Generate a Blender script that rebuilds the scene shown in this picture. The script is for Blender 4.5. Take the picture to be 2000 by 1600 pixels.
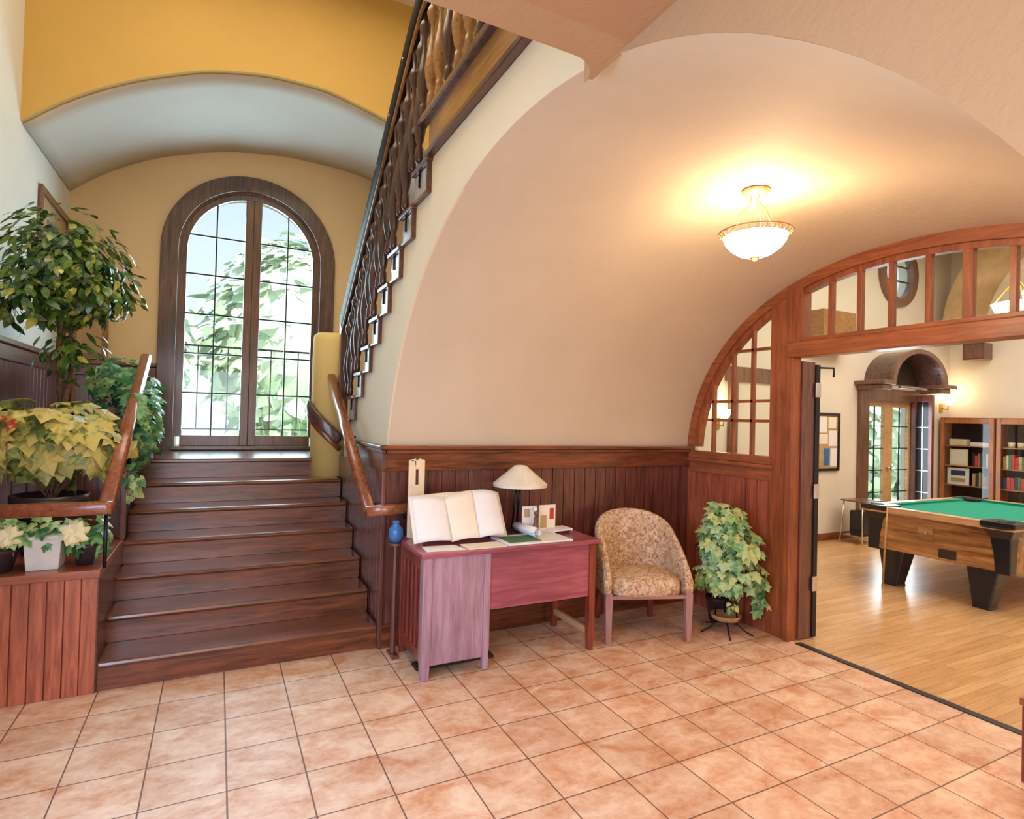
import bpy, bmesh, math, random
from mathutils import Vector, Matrix
random.seed(7)
sc = bpy.context.scene
for o in list(bpy.data.objects): bpy.data.objects.remove(o)
COL = sc.collection
PI = math.pi

# ------------------------------------------------------------ camera
cd = bpy.data.cameras.new('camera'); cam = bpy.data.objects.new('camera', cd); COL.objects.link(cam)
cd.sensor_width = 36; cd.lens = 1131.36/2000*36; cd.clip_start = .05; cd.clip_end = 300
r_ = Vector((0.8911979, -0.4528609, 0.02613995)); u_ = Vector((-0.0298017, -0.00095147, 0.99955538)); f_ = Vector((0.4526346, 0.8915807, 0.01434397))
M = Matrix((r_, u_, -f_)).transposed().to_4x4(); M.translation = Vector((-0.082174, -3.696546, 1.613561))
cam.matrix_world = M; sc.camera = cam

# ------------------------------------------------------------ world and view
sc.view_settings.view_transform = 'Standard'; sc.view_settings.look = 'None'
sc.view_settings.exposure = 0.0; sc.view_settings.gamma = 1.0; sc.view_settings.use_curve_mapping = False
w = bpy.data.worlds.new('sky'); sc.world = w; w.use_nodes = True
wn = w.node_tree.nodes; wl = w.node_tree.links; wn.clear()
wo = wn.new('ShaderNodeOutputWorld'); bg = wn.new('ShaderNodeBackground'); tc = wn.new('ShaderNodeTexCoord'); sx = wn.new('ShaderNodeSeparateXYZ'); cr = wn.new('ShaderNodeValToRGB')
wl.new(tc.outputs['Generated'], sx.inputs[0]); wl.new(sx.outputs['Z'], cr.inputs[0]); wl.new(cr.outputs[0], bg.inputs[0]); wl.new(bg.outputs[0], wo.inputs[0])
cr.color_ramp.elements[0].position = .0; cr.color_ramp.elements[0].color = (.86, .93, .93, 1)
cr.color_ramp.elements[1].position = .6; cr.color_ramp.elements[1].color = (.42, .62, 1, 1)
bg.inputs[1].default_value = 1.25

XSIDE = -1.42
def area(name, loc, rot, sx_, sy_, power, color, spread=180):
    l = bpy.data.lights.new(name, 'AREA'); l.shape = 'RECTANGLE'; l.size = sx_; l.size_y = sy_; l.energy = power; l.color = color; l.spread = math.radians(spread)
    o = bpy.data.objects.new(name, l); o.location = loc; o.rotation_euler = rot; COL.objects.link(o); return o
def point(name, loc, power, color, rad=.1):
    l = bpy.data.lights.new(name, 'POINT'); l.energy = power; l.color = color; l.shadow_soft_size = rad
    o = bpy.data.objects.new(name, l); o.location = loc; COL.objects.link(o); return o
sun = bpy.data.lights.new('sun', 'SUN'); sun.energy = 5.0; sun.angle = .1; sun.color = (1, .96, .88)
so = bpy.data.objects.new('sun', sun); so.rotation_euler = (math.radians(48), 0, math.radians(4)); COL.objects.link(so)
# daylight through the landing window, through the entrance glazing behind the camera; an ambient fill for the stairwell
area('daylight_landing_window', (.21, 3.46, 2.6), (math.radians(-90), 0, 0), 1.3, 2.4, 100, (.60, .82, 1))
area('daylight_entrance', (-.4, -6.3, 1.5), (math.radians(90), 0, 0), 2.2, 2.2, 70, (.80, .88, 1))
area('blue_side_fill', (XSIDE+.03, -2.7, 1.5), (0, math.radians(-50), 0), 1.6, 1.6, 100, (.42, .62, 1))  # unseen side lamp, added to wash the left floor blue
area('stairwell_ambient', (.3, -.2, 5.4), (0, 0, 0), 2.4, 2.2, 72, (1, .86, .66))  # warm ambient fill under the closed ceiling; no skylight is built
area('game_room_ceiling_light', (7.2, -1.4, 4.4), (0, 0, 0), 4.5, 3.5, 210, (1, .88, .74))
area('game_room_door_daylight', (9.12, 1.5, 1.2), (math.radians(-90), 0, 0), 1.0, 1.5, 25, (.8, .92, 1))
area('lobby_floor_fill', (-.3, -4.4, 2.68), (0, 0, 0), 1.4, 1.2, 22, (1, .78, .58))  # added warm fill behind the camera to brighten the floor
area('warm_hall_fill', (2.6, -2.6, 2.35), (0, 0, 0), 1.2, .6, 18, (1, .60, .34))  # added warm fill without a fixture, warms the right-hand floor

# ------------------------------------------------------------ materials
MATS = {}
def new_mat(name):
    m = bpy.data.materials.new(name); m.use_nodes = True; MATS[name] = m
    return m, m.node_tree.nodes, m.node_tree.links, m.node_tree.nodes['Principled BSDF']
def coords(n, l, sc3=(1, 1, 1), kind='Object'):
    t = n.new('ShaderNodeTexCoord'); mp = n.new('ShaderNodeMapping'); mp.inputs['Scale'].default_value = sc3
    l.new(t.outputs[kind], mp.inputs[0]); return mp.outputs[0]
def ramp(n, l, fac, c0, c1, p0=0.3, p1=.7, mids=()):
    r = n.new('ShaderNodeValToRGB'); e = r.color_ramp.elements
    e[0].position = p0; e[0].color = (*c0, 1); e[1].position = p1; e[1].color = (*c1, 1)
    for p, c in mids:
        q = e.new(p); q.color = (*c, 1)
    l.new(fac, r.inputs[0]); return r.outputs[0]
def bump(n, l, b, h, strength=.2, dist=.01):
    bp = n.new('ShaderNodeBump'); bp.inputs['Strength'].default_value = strength; bp.inputs['Distance'].default_value = dist
    l.new(h, bp.inputs['Height']); l.new(bp.outputs[0], b.inputs['Normal'])
def noise(n, l, v, scale=5, detail=4, rough=.55, dist=0):
    x = n.new('ShaderNodeTexNoise'); x.inputs['Scale'].default_value = scale; x.inputs['Detail'].default_value = detail
    x.inputs['Roughness'].default_value = rough; x.inputs['Distortion'].default_value = dist
    l.new(v, x.inputs['Vector']); return x.outputs['Fac']
def plain(name, col, rough=.5, metal=0, var=.12, scale=8, bmp=0, spec=.5, emis=None, estr=0):
    if name in MATS: return MATS[name]
    m, n, l, b = new_mat(name)
    f = noise(n, l, coords(n, l), scale)
    l.new(ramp(n, l, f, [c*(1-var) for c in col], [min(1, c*(1+var)) for c in col]), b.inputs['Base Color'])
    b.inputs['Roughness'].default_value = rough; b.inputs['Metallic'].default_value = metal; b.inputs['Specular IOR Level'].default_value = spec
    if bmp: bump(n, l, b, noise(n, l, coords(n, l), 60, 3), bmp, .005)
    if emis: b.inputs['Emission Color'].default_value = (*emis, 1); b.inputs['Emission Strength'].default_value = estr
    return m
def plaster(name, col, bmp=.25, rough=.75):
    m, n, l, b = new_mat(name)
    f = noise(n, l, coords(n, l), 1.5, 5)
    l.new(ramp(n, l, f, [c*.95 for c in col], [min(1, c*1.04) for c in col]), b.inputs['Base Color'])
    b.inputs['Roughness'].default_value = rough
    bump(n, l, b, noise(n, l, coords(n, l), 38, 6, .6, .4), bmp, .006)
    return m
def wood(name, c0, c1, axis='Z', rough=.35, scale=1.0, coat=.3, spec=.5, lo=.28, hi=.72):
    """grain runs along the axis"""
    m, n, l, b = new_mat(name)
    s = {'X': (1.2, 14, 14), 'Y': (14, 1.2, 14), 'Z': (14, 14, 1.2)}[axis]
    v = coords(n, l, [q*scale for q in s])
    f = noise(n, l, v, 2.2, 6, .62, .8)
    c = ramp(n, l, f, c0, c1, lo, hi)
    v2 = coords(n, l, (1, 1, 1)); f2 = noise(n, l, v2, 1.7, 3)
    mx = n.new('ShaderNodeMix'); mx.data_type = 'RGBA'; mx.blend_type = 'MULTIPLY'; mx.inputs[0].default_value = .6
    l.new(c, mx.inputs[6]); l.new(ramp(n, l, f2, (.6, .55, .5), (1.25, 1.2, 1.15)), mx.inputs[7]); l.new(mx.outputs[2], b.inputs['Base Color'])
    b.inputs['Roughness'].default_value = rough; b.inputs['Coat Weight'].default_value = coat; b.inputs['Coat Roughness'].default_value = .22
    b.inputs['Specular IOR Level'].default_value = spec
    bump(n, l, b, f, .12, .004)
    return m
plaster('yellow_plaster', (.60, .375, .095), .15)
plaster('cream_plaster', (.80, .68, .48))
plaster('landing_plaster', (.84, .60, .32), .15)
plaster('soffit_plaster', (.66, .62, .55), .15)
plaster('pale_plaster', (.80, .80, .74), .15)
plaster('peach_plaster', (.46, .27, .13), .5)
plaster('vault_plaster', (.67, .56, .41), .45)
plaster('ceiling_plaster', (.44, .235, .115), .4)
plaster('column_plaster', (.86, .62, .22), .15)
plaster('game_plaster', (.76, .70, .60), .1)
wood('dark_wood_x', (.035, .008, .004), (.32, .085, .030), 'X', .28, coat=.55)
wood('tread_wood', (.05, .014, .008), (.26, .075, .032), 'X', .2, coat=1.0)
wood('dark_wood_z', (.05, .014, .012), (.25, .075, .055), 'Z', .3, coat=.75)
wood('dark_wood_y', (.035, .012, .008), (.17, .058, .030), 'Y', .3, coat=.5)
wood('red_wood_z', (.22, .045, .022), (.60, .18, .09), 'Z', .4)
wood('red_wood_x', (.20, .05, .022), (.48, .15, .07), 'X', .35)
wood('arch_wood_z', (.19, .045, .014), (.46, .14, .05), 'Z', .4)
wood('arch_wood_y', (.20, .052, .016), (.50, .16, .055), 'Y', .38)
wood('rail_wood', (.16, .045, .02), (.42, .14, .06), 'Y', .22, coat=.7)
wood('baluster_wood', (.012, .006, .006), (.11, .035, .018), 'Z', .3, coat=.25)
wood('black_rail', (.004, .003, .005), (.016, .009, .010), 'Y', .55, coat=.0, spec=.15)
wood('golden_wood', (.20, .085, .022), (.48, .24, .07), 'Y', .3)
wood('step_end_wood', (.46, .40, .38), (.66, .62, .60), 'Z', .16, coat=.9)
wood('window_wood', (.10, .05, .035), (.26, .13, .08), 'Z', .3)
wood('casing_wood', (.05, .026, .024), (.17, .09, .07), 'Z', .25, coat=.6)
wood('desk_wood_x', (.25, .045, .08), (.46, .13, .18), 'X', .3, coat=.5)
wood('desk_bluelit_z', (.30, .16, .23), (.52, .35, .44), 'Z', .35, coat=.4)  # lilac tint paints blue daylight into the front desk wood
wood('desk_red_z', (.14, .022, .014), (.36, .07, .04), 'Z', .3, coat=.5)
wood('chair_leg_wood', (.32, .17, .17), (.48, .28, .27), 'Z', .3)
wood('pool_wood', (.14, .05, .018), (.62, .33, .11), 'Y', .3, scale=.42, lo=.36, hi=.64)
wood('bookcase_wood', (.30, .10, .03), (.60, .24, .08), 'Z', .35)
wood('tan_wood', (.5, .30, .14), (.75, .5, .26), 'Y', .4)
plain('black_metal', (.012, .012, .016), .3, .3)
plain('black_plastic', (.015, .016, .022), .25)
plain('steel', (.7, .69, .66), .25, .9)
plain('brass', (.55, .36, .10), .3, .9)
plain('gilt', (.50, .33, .14), .45, .2, .4, 40)
plain('paper', (.84, .84, .84), .7, 0, .03)
plain('cream_paper', (.86, .80, .66), .7, 0, .05)
plain('felt', (.0, .30, .20), .9, 0, .08, 20)
plain('bark', (.20, .11, .06), .85, 0, .4, 30, .5)
plain('soil', (.05, .03, .02), .95, 0, .3, 40, .5)
plain('dark_pot', (.045, .03, .035), .3)
plain('white_ceramic', (.72, .71, .66), .45, 0, .1, 10)
plain('cream_box', (.80, .66, .44), .6)
plain('blue_glaze', (.06, .2, .5), .12)
plain('red_cloth', (.55, .05, .04), .7)
plain('green_cloth', (.07, .2, .1), .7)
plain('tan_cloth', (.5, .33, .16), .7)
plain('navy_cloth', (.03, .05, .14), .7)
plain('dark_interior', (.035, .02, .015), .7)
plain('threshold', (.03, .025, .03), .4, .2)
plain('wicker', (.5, .28, .12), .7, 0, .4, 60, .6)
def glass(name, tint=(1, 1, 1), rough=.0, alpha=.12):
    m, n, l, b = new_mat(name)
    out = n['Material Output']; n.remove(b)
    t = n.new('ShaderNodeBsdfTransparent'); g = n.new('ShaderNodeBsdfGlossy'); mx = n.new('ShaderNodeMixShader'); fr = n.new('ShaderNodeLayerWeight'); pw = n.new('ShaderNodeMath'); ma = n.new('ShaderNodeMath')
    t.inputs[0].default_value = (*tint, 1); g.inputs['Roughness'].default_value = rough; pw.operation = 'POWER'; pw.inputs[1].default_value = 5; ma.operation = 'MULTIPLY_ADD'; ma.inputs[1].default_value = .8; ma.inputs[2].default_value = .035; fr.inputs['Blend'].default_value = .5
    l.new(fr.outputs['Facing'], pw.inputs[0]); l.new(pw.outputs[0], ma.inputs[0]); l.new(ma.outputs[0], mx.inputs[0]); l.new(t.outputs[0], mx.inputs[1]); l.new(g.outputs[0], mx.inputs[2]); l.new(mx.outputs[0], out.inputs[0])
    return m
glass('glass', (.97, 1, .99))
# lamp bowl: glowing alabaster glass
m, n, l, b = new_mat('lamp_glass'); b.inputs['Base Color'].default_value = (1, .96, .9, 1)
b.inputs['Emission Color'].default_value = (1, .93, .86, 1); b.inputs['Emission Strength'].default_value = 2.6
m, n, l, b = new_mat('sconce_glass'); b.inputs['Base Color'].default_value = (1, .9, .7, 1)
b.inputs['Emission Color'].default_value = (1, .82, .52, 1); b.inputs['Emission Strength'].default_value = 4
m, n, l, b = new_mat('lamp_shade'); b.inputs['Roughness'].default_value = .8
f = noise(n, l, coords(n, l), 9); l.new(ramp(n, l, f, (.74, .68, .52), (.86, .83, .74)), b.inputs['Base Color'])
# floor tiles
m, n, l, b = new_mat('floor_tile')
v = coords(n, l, (1/.32, 1/.32, 1))
s = n.new('ShaderNodeSeparateXYZ'); l.new(v, s.inputs[0])
def math_(op, a, bb=None, c=None):
    x = n.new('ShaderNodeMath'); x.operation = op
    for i, q in enumerate((a, bb, c)):
        if q is None: continue
        if hasattr(q, 'links') or not isinstance(q, (int, float)): l.new(q, x.inputs[i])
        else: x.inputs[i].default_value = q
    return x.outputs[0]
gx = math_('ABSOLUTE', math_('SUBTRACT', math_('FRACT', math_('ADD', s.outputs[0], .5)), .5))
gy = math_('ABSOLUTE', math_('SUBTRACT', math_('FRACT', math_('ADD', s.outputs[1], .5)), .5))
g = math_('MINIMUM', gx, gy)
grout = n.new('ShaderNodeMapRange'); grout.inputs['From Min'].default_value = .006; grout.inputs['From Max'].default_value = .013; l.new(g, grout.inputs[0])
cell = n.new('ShaderNodeCombineXYZ'); l.new(math_('FLOOR', s.outputs[0]), cell.inputs[0]); l.new(math_('FLOOR', s.outputs[1]), cell.inputs[1])
wnz = n.new('ShaderNodeTexWhiteNoise'); l.new(cell.outputs[0], wnz.inputs['Vector'])
f = noise(n, l, coords(n, l, (1, 1.6, 1)), 4.5, 7, .62, .7)
f_b = noise(n, l, coords(n, l, (1, 1, 1)), 26, 5, .7, .3)
fm = math_('ADD', math_('MULTIPLY', f, .7), math_('MULTIPLY', f_b, .3))
c1 = ramp(n, l, fm, (.60, .29, .15), (.82, .62, .46), .38, .60)
mx = n.new('ShaderNodeMix'); mx.data_type = 'RGBA'; mx.blend_type = 'MULTIPLY'; mx.inputs[0].default_value = .8
l.new(c1, mx.inputs[6]); l.new(ramp(n, l, wnz.outputs['Value'], (.88, .85, .83), (1.04, 1.02, 1), 0, 1), mx.inputs[7])
mg = n.new('ShaderNodeMix'); mg.data_type = 'RGBA'; l.new(grout.outputs[0], mg.inputs[0]); mg.inputs[6].default_value = (.16, .08, .055, 1); l.new(mx.outputs[2], mg.inputs[7])
l.new(mg.outputs[2], b.inputs['Base Color']); b.inputs['Roughness'].default_value = .42; b.inputs['Specular IOR Level'].default_value = .45
bump(n, l, b, grout.outputs[0], .5, .003)
# strip wood floor (boards run along X)
m, n, l, b = new_mat('strip_floor')
br = n.new('ShaderNodeTexBrick'); l.new(coords(n, l, (1, 1, 1)), br.inputs['Vector'])
br.inputs['Scale'].default_value = 1; br.inputs['Brick Width'].default_value = 1.1; br.inputs['Row Height'].default_value = .075
br.inputs['Mortar Size'].default_value = .0012; br.inputs['Color1'].default_value = (.62, .37, .17, 1); br.inputs['Color2'].default_value = (.74, .48, .25, 1); br.inputs['Mortar'].default_value = (.33, .16, .07, 1)
f = noise(n, l, coords(n, l, (1.2, 12, 1)), 2.5, 6, .6, .5)
mx = n.new('ShaderNodeMix'); mx.data_type = 'RGBA'; mx.blend_type = 'MULTIPLY'; mx.inputs[0].default_value = .8
l.new(br.outputs[0], mx.inputs[6]); l.new(ramp(n, l, f, (.80, .74, .68), (1.12, 1.1, 1.05)), mx.inputs[7]); l.new(mx.outputs[2], b.inputs['Base Color'])
b.inputs['Roughness'].default_value = .26; b.inputs['Coat Weight'].default_value = .25; b.inputs['Coat Roughness'].default_value = .18
# armchair fabric
m, n, l, b = new_mat('chair_fabric')
f = noise(n, l, coords(n, l), 34, 5, .7, 1.2)
c = ramp(n, l, f, (.36, .20, .10), (.78, .64, .48), .40, .60, [(.50, (.60, .42, .26))])
l.new(c, b.inputs['Base Color']); b.inputs['Roughness'].default_value = .85; bump(n, l, b, f, .3, .004)
def leafmat(name, stops, rough=.4):
    m, n, l, b = new_mat(name)
    g = n.new('ShaderNodeNewGeometry')
    f2 = noise(n, l, coords(n, l), 22, 2)
    a = math_2(n, l, 'ADD', g.outputs['Random Per Island'], f2)
    a = math_2(n, l, 'SUBTRACT', a, .5)
    r = n.new('ShaderNodeValToRGB'); e = r.color_ramp.elements
    e[0].position = 0; e[0].color = (*stops[0], 1); e[1].position = 1; e[1].color = (*stops[-1], 1)
    for i, c in enumerate(stops[1:-1]): q = e.new((i+1)/(len(stops)-1)); q.color = (*c, 1)
    l.new(a, r.inputs[0]); l.new(r.outputs[0], b.inputs['Base Color'])
    b.inputs['Roughness'].default_value = rough; b.inputs['Subsurface Weight'].default_value = 0.0
    return m
def math_2(n, l, op, a, bb):
    x = n.new('ShaderNodeMath'); x.operation = op
    for i, q in enumerate((a, bb)):
        if isinstance(q, (int, float)): x.inputs[i].default_value = q
        else: l.new(q, x.inputs[i])
    return x.outputs[0]
leafmat('ficus_leaf', [(.015, .06, .02), (.05, .14, .02), (.16, .25, .03), (.04, .11, .07), (.42, .44, .06)], .22)
leafmat('broad_leaf', [(.09, .15, .03), (.26, .32, .07), (.52, .50, .17), (.62, .50, .13), (.18, .25, .06)], .45)
leafmat('ivy_leaf', [(.02, .12, .04), (.10, .30, .08), (.28, .50, .18), (.08, .26, .10), (.40, .50, .12)], .35)
leafmat('light_ivy', [(.03, .15, .05), (.22, .46, .18), (.42, .62, .34), (.55, .62, .22), (.14, .38, .14)], .4)
leafmat('green_ivy', [(.02, .10, .04), (.06, .26, .09), (.16, .42, .20), (.30, .45, .12), (.03, .16, .10)], .35)
leafmat('rose_petal', [(.78, .74, .40), (.86, .80, .46), (.84, .84, .56)], .5)
leafmat('dark_leaf', [(.008, .02, .012), (.06, .008, .012), (.012, .03, .02), (.15, .02, .02), (.01, .02, .015)], .35)
leafmat('outdoor_leaf', [(.36, .50, .30), (.60, .76, .50), (.80, .88, .70), (.66, .80, .60)], .8)

# ------------------------------------------------------------ mesh helper
class MB:
    def __init__(s): s.v = []; s.f = []
    def add(s, vs, fs):
        k = len(s.v); s.v += [Vector(p) for p in vs]; s.f += [[i+k for i in q] for q in fs]; return s
    def box(s, x0, x1, y0, y1, z0, z1, mat=None):
        vs = [Vector((x, y, z)) for x in (x0, x1) for y in (y0, y1) for z in (z0, z1)]
        if mat is not None: vs = [mat @ v for v in vs]
        return s.add(vs, [(0, 1, 3, 2), (4, 6, 7, 5), (0, 4, 5, 1), (2, 3, 7, 6), (0, 2, 6, 4), (1, 5, 7, 3)])
    def prism(s, poly, a, lo, hi):
        """poly: 2-D points of the plane normal to axis a (other axes in order)"""
        def P(q, t):
            c = [q[0], q[1]]; c.insert(a, t); return c
        n = len(poly)
        vs = [P(q, lo) for q in poly]+[P(q, hi) for q in poly]
        return s.add(vs, [list(range(n)), list(range(2*n-1, n-1, -1))]+[(i, i+n, (i+1) % n+n, (i+1) % n) for i in range(n)])
    def strip(s, pts, a, lo, hi):
        """pts: (u, v0, v1) columns; slab between v0 and v1 along u, thick along axis a"""
        poly = [(u, v0) for u, v0, v1 in pts]
        n = len(pts); vs = []
        for u, v0, v1 in pts:
            for t in (lo, hi):
                for vv in (v0, v1):
                    c = [u, vv]; c.insert(a, t); vs.append(c)
        fs = [(0, 1, 3, 2), tuple(4*(n-1)+q for q in (2, 3, 1, 0))]
        for i in range(n-1):
            p, q = 4*i, 4*i+4
            fs += [(p, p+1, q+1, q), (p+2, q+2, q+3, p+3), (p+1, p+3, q+3, q+1), (p, q, q+2, p+2)]
        return s.add(vs, fs)
    def tube(s, pts, r, k=8, sq=None, cap=True):
        """round tube, or rectangular bar when sq=(width,height)"""
        pts = [Vector(p) for p in pts]; n = len(pts); k = 4 if sq else k
        rs = r if isinstance(r, (list, tuple)) else [r]*n
        vs = []; 
        for i, p in enumerate(pts):
            d = (pts[min(i+1, n-1)]-pts[max(i-1, 0)]).normalized()
            up = Vector((0, 0, 1)) if abs(d.z) < .95 else Vector((0, 1, 0))
            a = d.cross(up).normalized(); b = a.cross(d).normalized()
            for j in range(k):
                if sq:
                    e = [(-1, -1), (1, -1), (1, 1), (-1, 1)][j]; vs.append(p+a*e[0]*sq[0]/2+b*e[1]*sq[1]/2)
                else:
                    t = 2*PI*j/k; vs.append(p+(a*math.cos(t)+b*math.sin(t))*rs[i])
        fs = [(i*k+j, i*k+(j+1) % k, (i+1)*k+(j+1) % k, (i+1)*k+j) for i in range(n-1) for j in range(k)]
        if cap: fs += [list(range(k-1, -1, -1)), list(range((n-1)*k, n*k))]
        return s.add(vs, fs)
    def lathe(s, prof, c=(0, 0, 0), k=24, mat=None):
        c = Vector(c); vs = []; n = len(prof)
        for r, z in prof:
            for j in range(k):
                t = 2*PI*j/k; q = Vector((r*math.cos(t), r*math.sin(t), z))
                if mat is not None: q = mat @ q
                vs.append(c+q)
        fs = [(i*k+j, i*k+(j+1) % k, (i+1)*k+(j+1) % k, (i+1)*k+j) for i in range(n-1) for j in range(k)]
        if prof[0][0] > 1e-4: fs.append(list(range(k-1, -1, -1)))
        if prof[-1][0] > 1e-4: fs.append(list(range((n-1)*k, n*k)))
        return s.add(vs, fs)
    def grid(s, rows, close=False):
        n = len(rows); k = len(rows[0]); vs = [p for r in rows for p in r]
        fs = [(i*k+j, i*k+(j+1) % k, (i+1)*k+(j+1) % k, (i+1)*k+j) for i in range(n-1) for j in range(k if close else k-1)]
        return s.add(vs, fs)
    def build(s, name, mat, parent=None, smooth=False, bevel=0, local=False, solid=0):
        off = Vector((0, 0, 0))
        if parent is not None and not local:
            q = parent
            while q: off += q.location; q = q.parent
        me = bpy.data.meshes.new(name); me.from_pydata([v-off for v in s.v], [], s.f); me.update()
        bm = bmesh.new(); bm.from_mesh(me); bmesh.ops.remove_doubles(bm, verts=bm.verts, dist=1e-5)
        bmesh.ops.recalc_face_normals(bm, faces=bm.faces); bm.to_mesh(me); bm.free()
        me.materials.append(MATS[mat])
        for p in me.polygons: p.use_smooth = smooth
        o = bpy.data.objects.new(name, me); COL.objects.link(o)
        if parent is not None: o.parent = parent
        if solid: q = o.modifiers.new('s', 'SOLIDIFY'); q.thickness = solid; q.offset = 0
        if bevel:
            q = o.modifiers.new('b', 'BEVEL'); q.width = bevel; q.segments = 2; q.limit_method = 'ANGLE'
        return o
def tag(o, label, cat, group=None):
    o['label'] = label; o['category'] = cat
    if group: o['group'] = group
    return o
def thing(name, label, cat, loc=(0, 0, 0), rotz=0, group=None):
    o = bpy.data.objects.new(name, None); COL.objects.link(o); o.location = loc; o.rotation_euler = (0, 0, rotz); o.empty_display_size = .1
    return tag(o, label, cat, group)
def struct(o, label=None):
    o['kind'] = 'structure'
    if label: o['label'] = label
    return o
def dup(root, loc, rotz=None, label=None, group=None):
    r = root.copy(); COL.objects.link(r); r.location = loc
    if rotz is not None: r.rotation_euler = (0, 0, rotz)
    if label: r['label'] = label
    if group: r['group'] = group
    for ch in root.children:
        c = ch.copy(); COL.objects.link(c); c.parent = r
        for g_ in ch.children:
            d = g_.copy(); COL.objects.link(d); d.parent = c
    return r

# ------------------------------------------------------------ main dimensions
XL = -1.42; YB = 3.2; YW = .28; XA = .97; XP = 3.78; XS = -.655; YY = 1.66; ZL = 1.19; RIS = .17; TR = .29; YS = .30
CA = [0.00207, -0.02201, 0.06143, 0.00671, -0.00473, -0.45808, 1.93697]
CB = [0.0061, -0.05114, 0.09078, 0.21775, -0.55967, -0.10393, 1.94099]
def poly(c, t):
    r = 0
    for q in c: r = r*t+q
    return r
def arc(c, t, d=0):
    r = poly(c, t)-d; return (-1.65+r*math.cos(t), 1.40+r*math.sin(t))
NA = 64
ARC_A = [arc(CA, PI*i/NA) for i in range(NA+1)]
ARC_B = [arc(CB, PI*i/NA) for i in range(NA+1)]

# ------------------------------------------------------------ floors
struct(MB().box(XL, XP+.02, -6.5, .45, -.1, 0).build('floor', 'floor_tile'), 'terracotta and beige square tile floor of the lobby')
struct(MB().box(XP+.02, 11, -4.6, 1.7, -.1, 0.0).build('floor', 'strip_floor'), 'pale polished strip wood floor of the game room')
tag(MB().box(3.765, 3.82, -3.4, -.83, -.002, .007).build('threshold_strip', 'threshold', bevel=.003), 'dark metal threshold strip between tile and wood floor', 'threshold')

# ------------------------------------------------------------ stair hall shell
struct(MB().box(XL-.15, XL, -1.85, YB, 0, 5.6).box(XL-.15, XL, -6.5, -3.55, 0, 5.6).box(XL-.15, XL, -3.55, -1.85, 0, .65).box(XL-.15, XL, -3.55, -1.85, 2.35, 5.6).build('wall_left', 'pale_plaster'))  # unseen window opening added to go with the blue side lamp
struct(MB().box(XS-.02, 2.2, .45, YB, -.1, -.001).build('floor_under_stairs', 'dark_interior'))
# back wall of the landing with arched window opening
cx, rw, zs = .21, .74, 3.28
pts = [(XL, 0, 5.6), (cx-rw-.0001, 0, 5.6)]
mb = MB().box(XL, cx-rw, YB, YB+.32, 0, 5.6).box(cx+rw, 2.25, YB, YB+.32, 0, 5.6).box(cx-rw, cx+rw, YB, YB+.32, 0, 1.20)
mb.strip([(cx-rw*math.cos(PI*i/32), zs+rw*math.sin(PI*i/32), 5.6) for i in range(33)], 1, YB, YB+.32)
# strip() puts (u,v) in the axes left after removing Y: u=x, v=z
struct(mb.build('wall_back', 'landing_plaster'))
# yellow wall over the landing arch
yp = [(-1.42, 3.677), (-1.157, 3.918), (-.78, 4.163), (-.259, 4.40), (.201, 4.50), (.707, 4.51), (1.315, 4.36), (1.75, 4.10), (2.1, 3.72), (2.2, 3.5)]
def interp(P, x):
    for a, b_ in zip(P, P[1:]):
        if x <= b_[0]:
            t = (x-a[0])/(b_[0]-a[0]); return a[1]+(b_[1]-a[1])*t
    return P[-1][1]
def cat(P, x):
    # smooth: average the linear interpolation over a window
    k_ = max(0, min(.03, (x-P[0][0])/5, (P[-1][0]-x)/5)); return sum(interp(P, x+d*k_) for d in range(-5, 6))/11
xs = [-1.42+3.62*i/48 for i in range(49)]
fz = [cat(yp, x) for x in xs]
struct(MB().strip([(x, z, 5.6) for x, z in zip(xs, fz)], 1, YY, YY+.06).build('wall_stairwell', 'yellow_plaster'))
bp = [(-1.42, 3.70), (-1.163, 3.93), (-.742, 4.18), (-.097, 4.40), (.515, 4.48), (1.072, 4.47), (1.491, 4.42), (1.9, 4.1), (2.2, 3.6)]
bz = [cat(bp, x) for x in xs]
rows = []
for j in range(9):
    t = j/8; rows.append([(x, YY+.06+(YB-YY-.06)*t, a+(b_-a)*t) for x, a, b_ in zip(xs, fz, bz)])
struct(MB().grid(rows).build('ceiling_landing_vault', 'soffit_plaster', smooth=True, solid=.04))
# right wall of the stairwell above the upper flight, upper enclosure
struct(MB().box(2.2, 2.3, -2.2, YB, 2.9, 5.6).build('wall_upper_right', 'cream_plaster'))
struct(MB().box(2.06, 2.2, YW+.2, YB, 0, 2.9).build('wall_under_right', 'cream_plaster'))
struct(MB().box(XL, XA, -2.32, -2.20, 2.865, 5.6).box(XA, 2.2, -2.32, -2.20, 3.09, 5.6).build('wall_over_beam', 'cream_plaster'))
struct(MB().box(XL-.1, 2.3, -2.3, YB+.1, 5.51, 5.6).build('ceiling_stairwell', 'cream_plaster'))
# lobby ceiling, its pale border and the rounded corner at the arch wall
struct(MB().box(XL, XA, -6.5, -2.33, 2.73, 2.85).build('ceiling', 'ceiling_plaster'))
q = [(XL, -2.33), (XA, -2.33), (XA, -2.09)]
for i in range(9):
    t = PI/2*i/8; q.append((XA-.11+.11*math.cos(t)-.0, -2.09-.11*math.sin(t)))
q.append((XL, -2.2))
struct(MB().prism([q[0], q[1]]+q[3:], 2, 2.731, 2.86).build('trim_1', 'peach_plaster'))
struct(MB().box(XL-.15, 4, -6.65, -6.5, 0, .4).box(XL-.15, -1.3, -6.65, -6.5, 0, 2.85).box(.95, 4, -6.65, -6.5, 0, 2.85).box(XL-.15, 4, -6.65, -6.5, 2.6, 2.85).build('wall_entrance', 'cream_plaster'))

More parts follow.
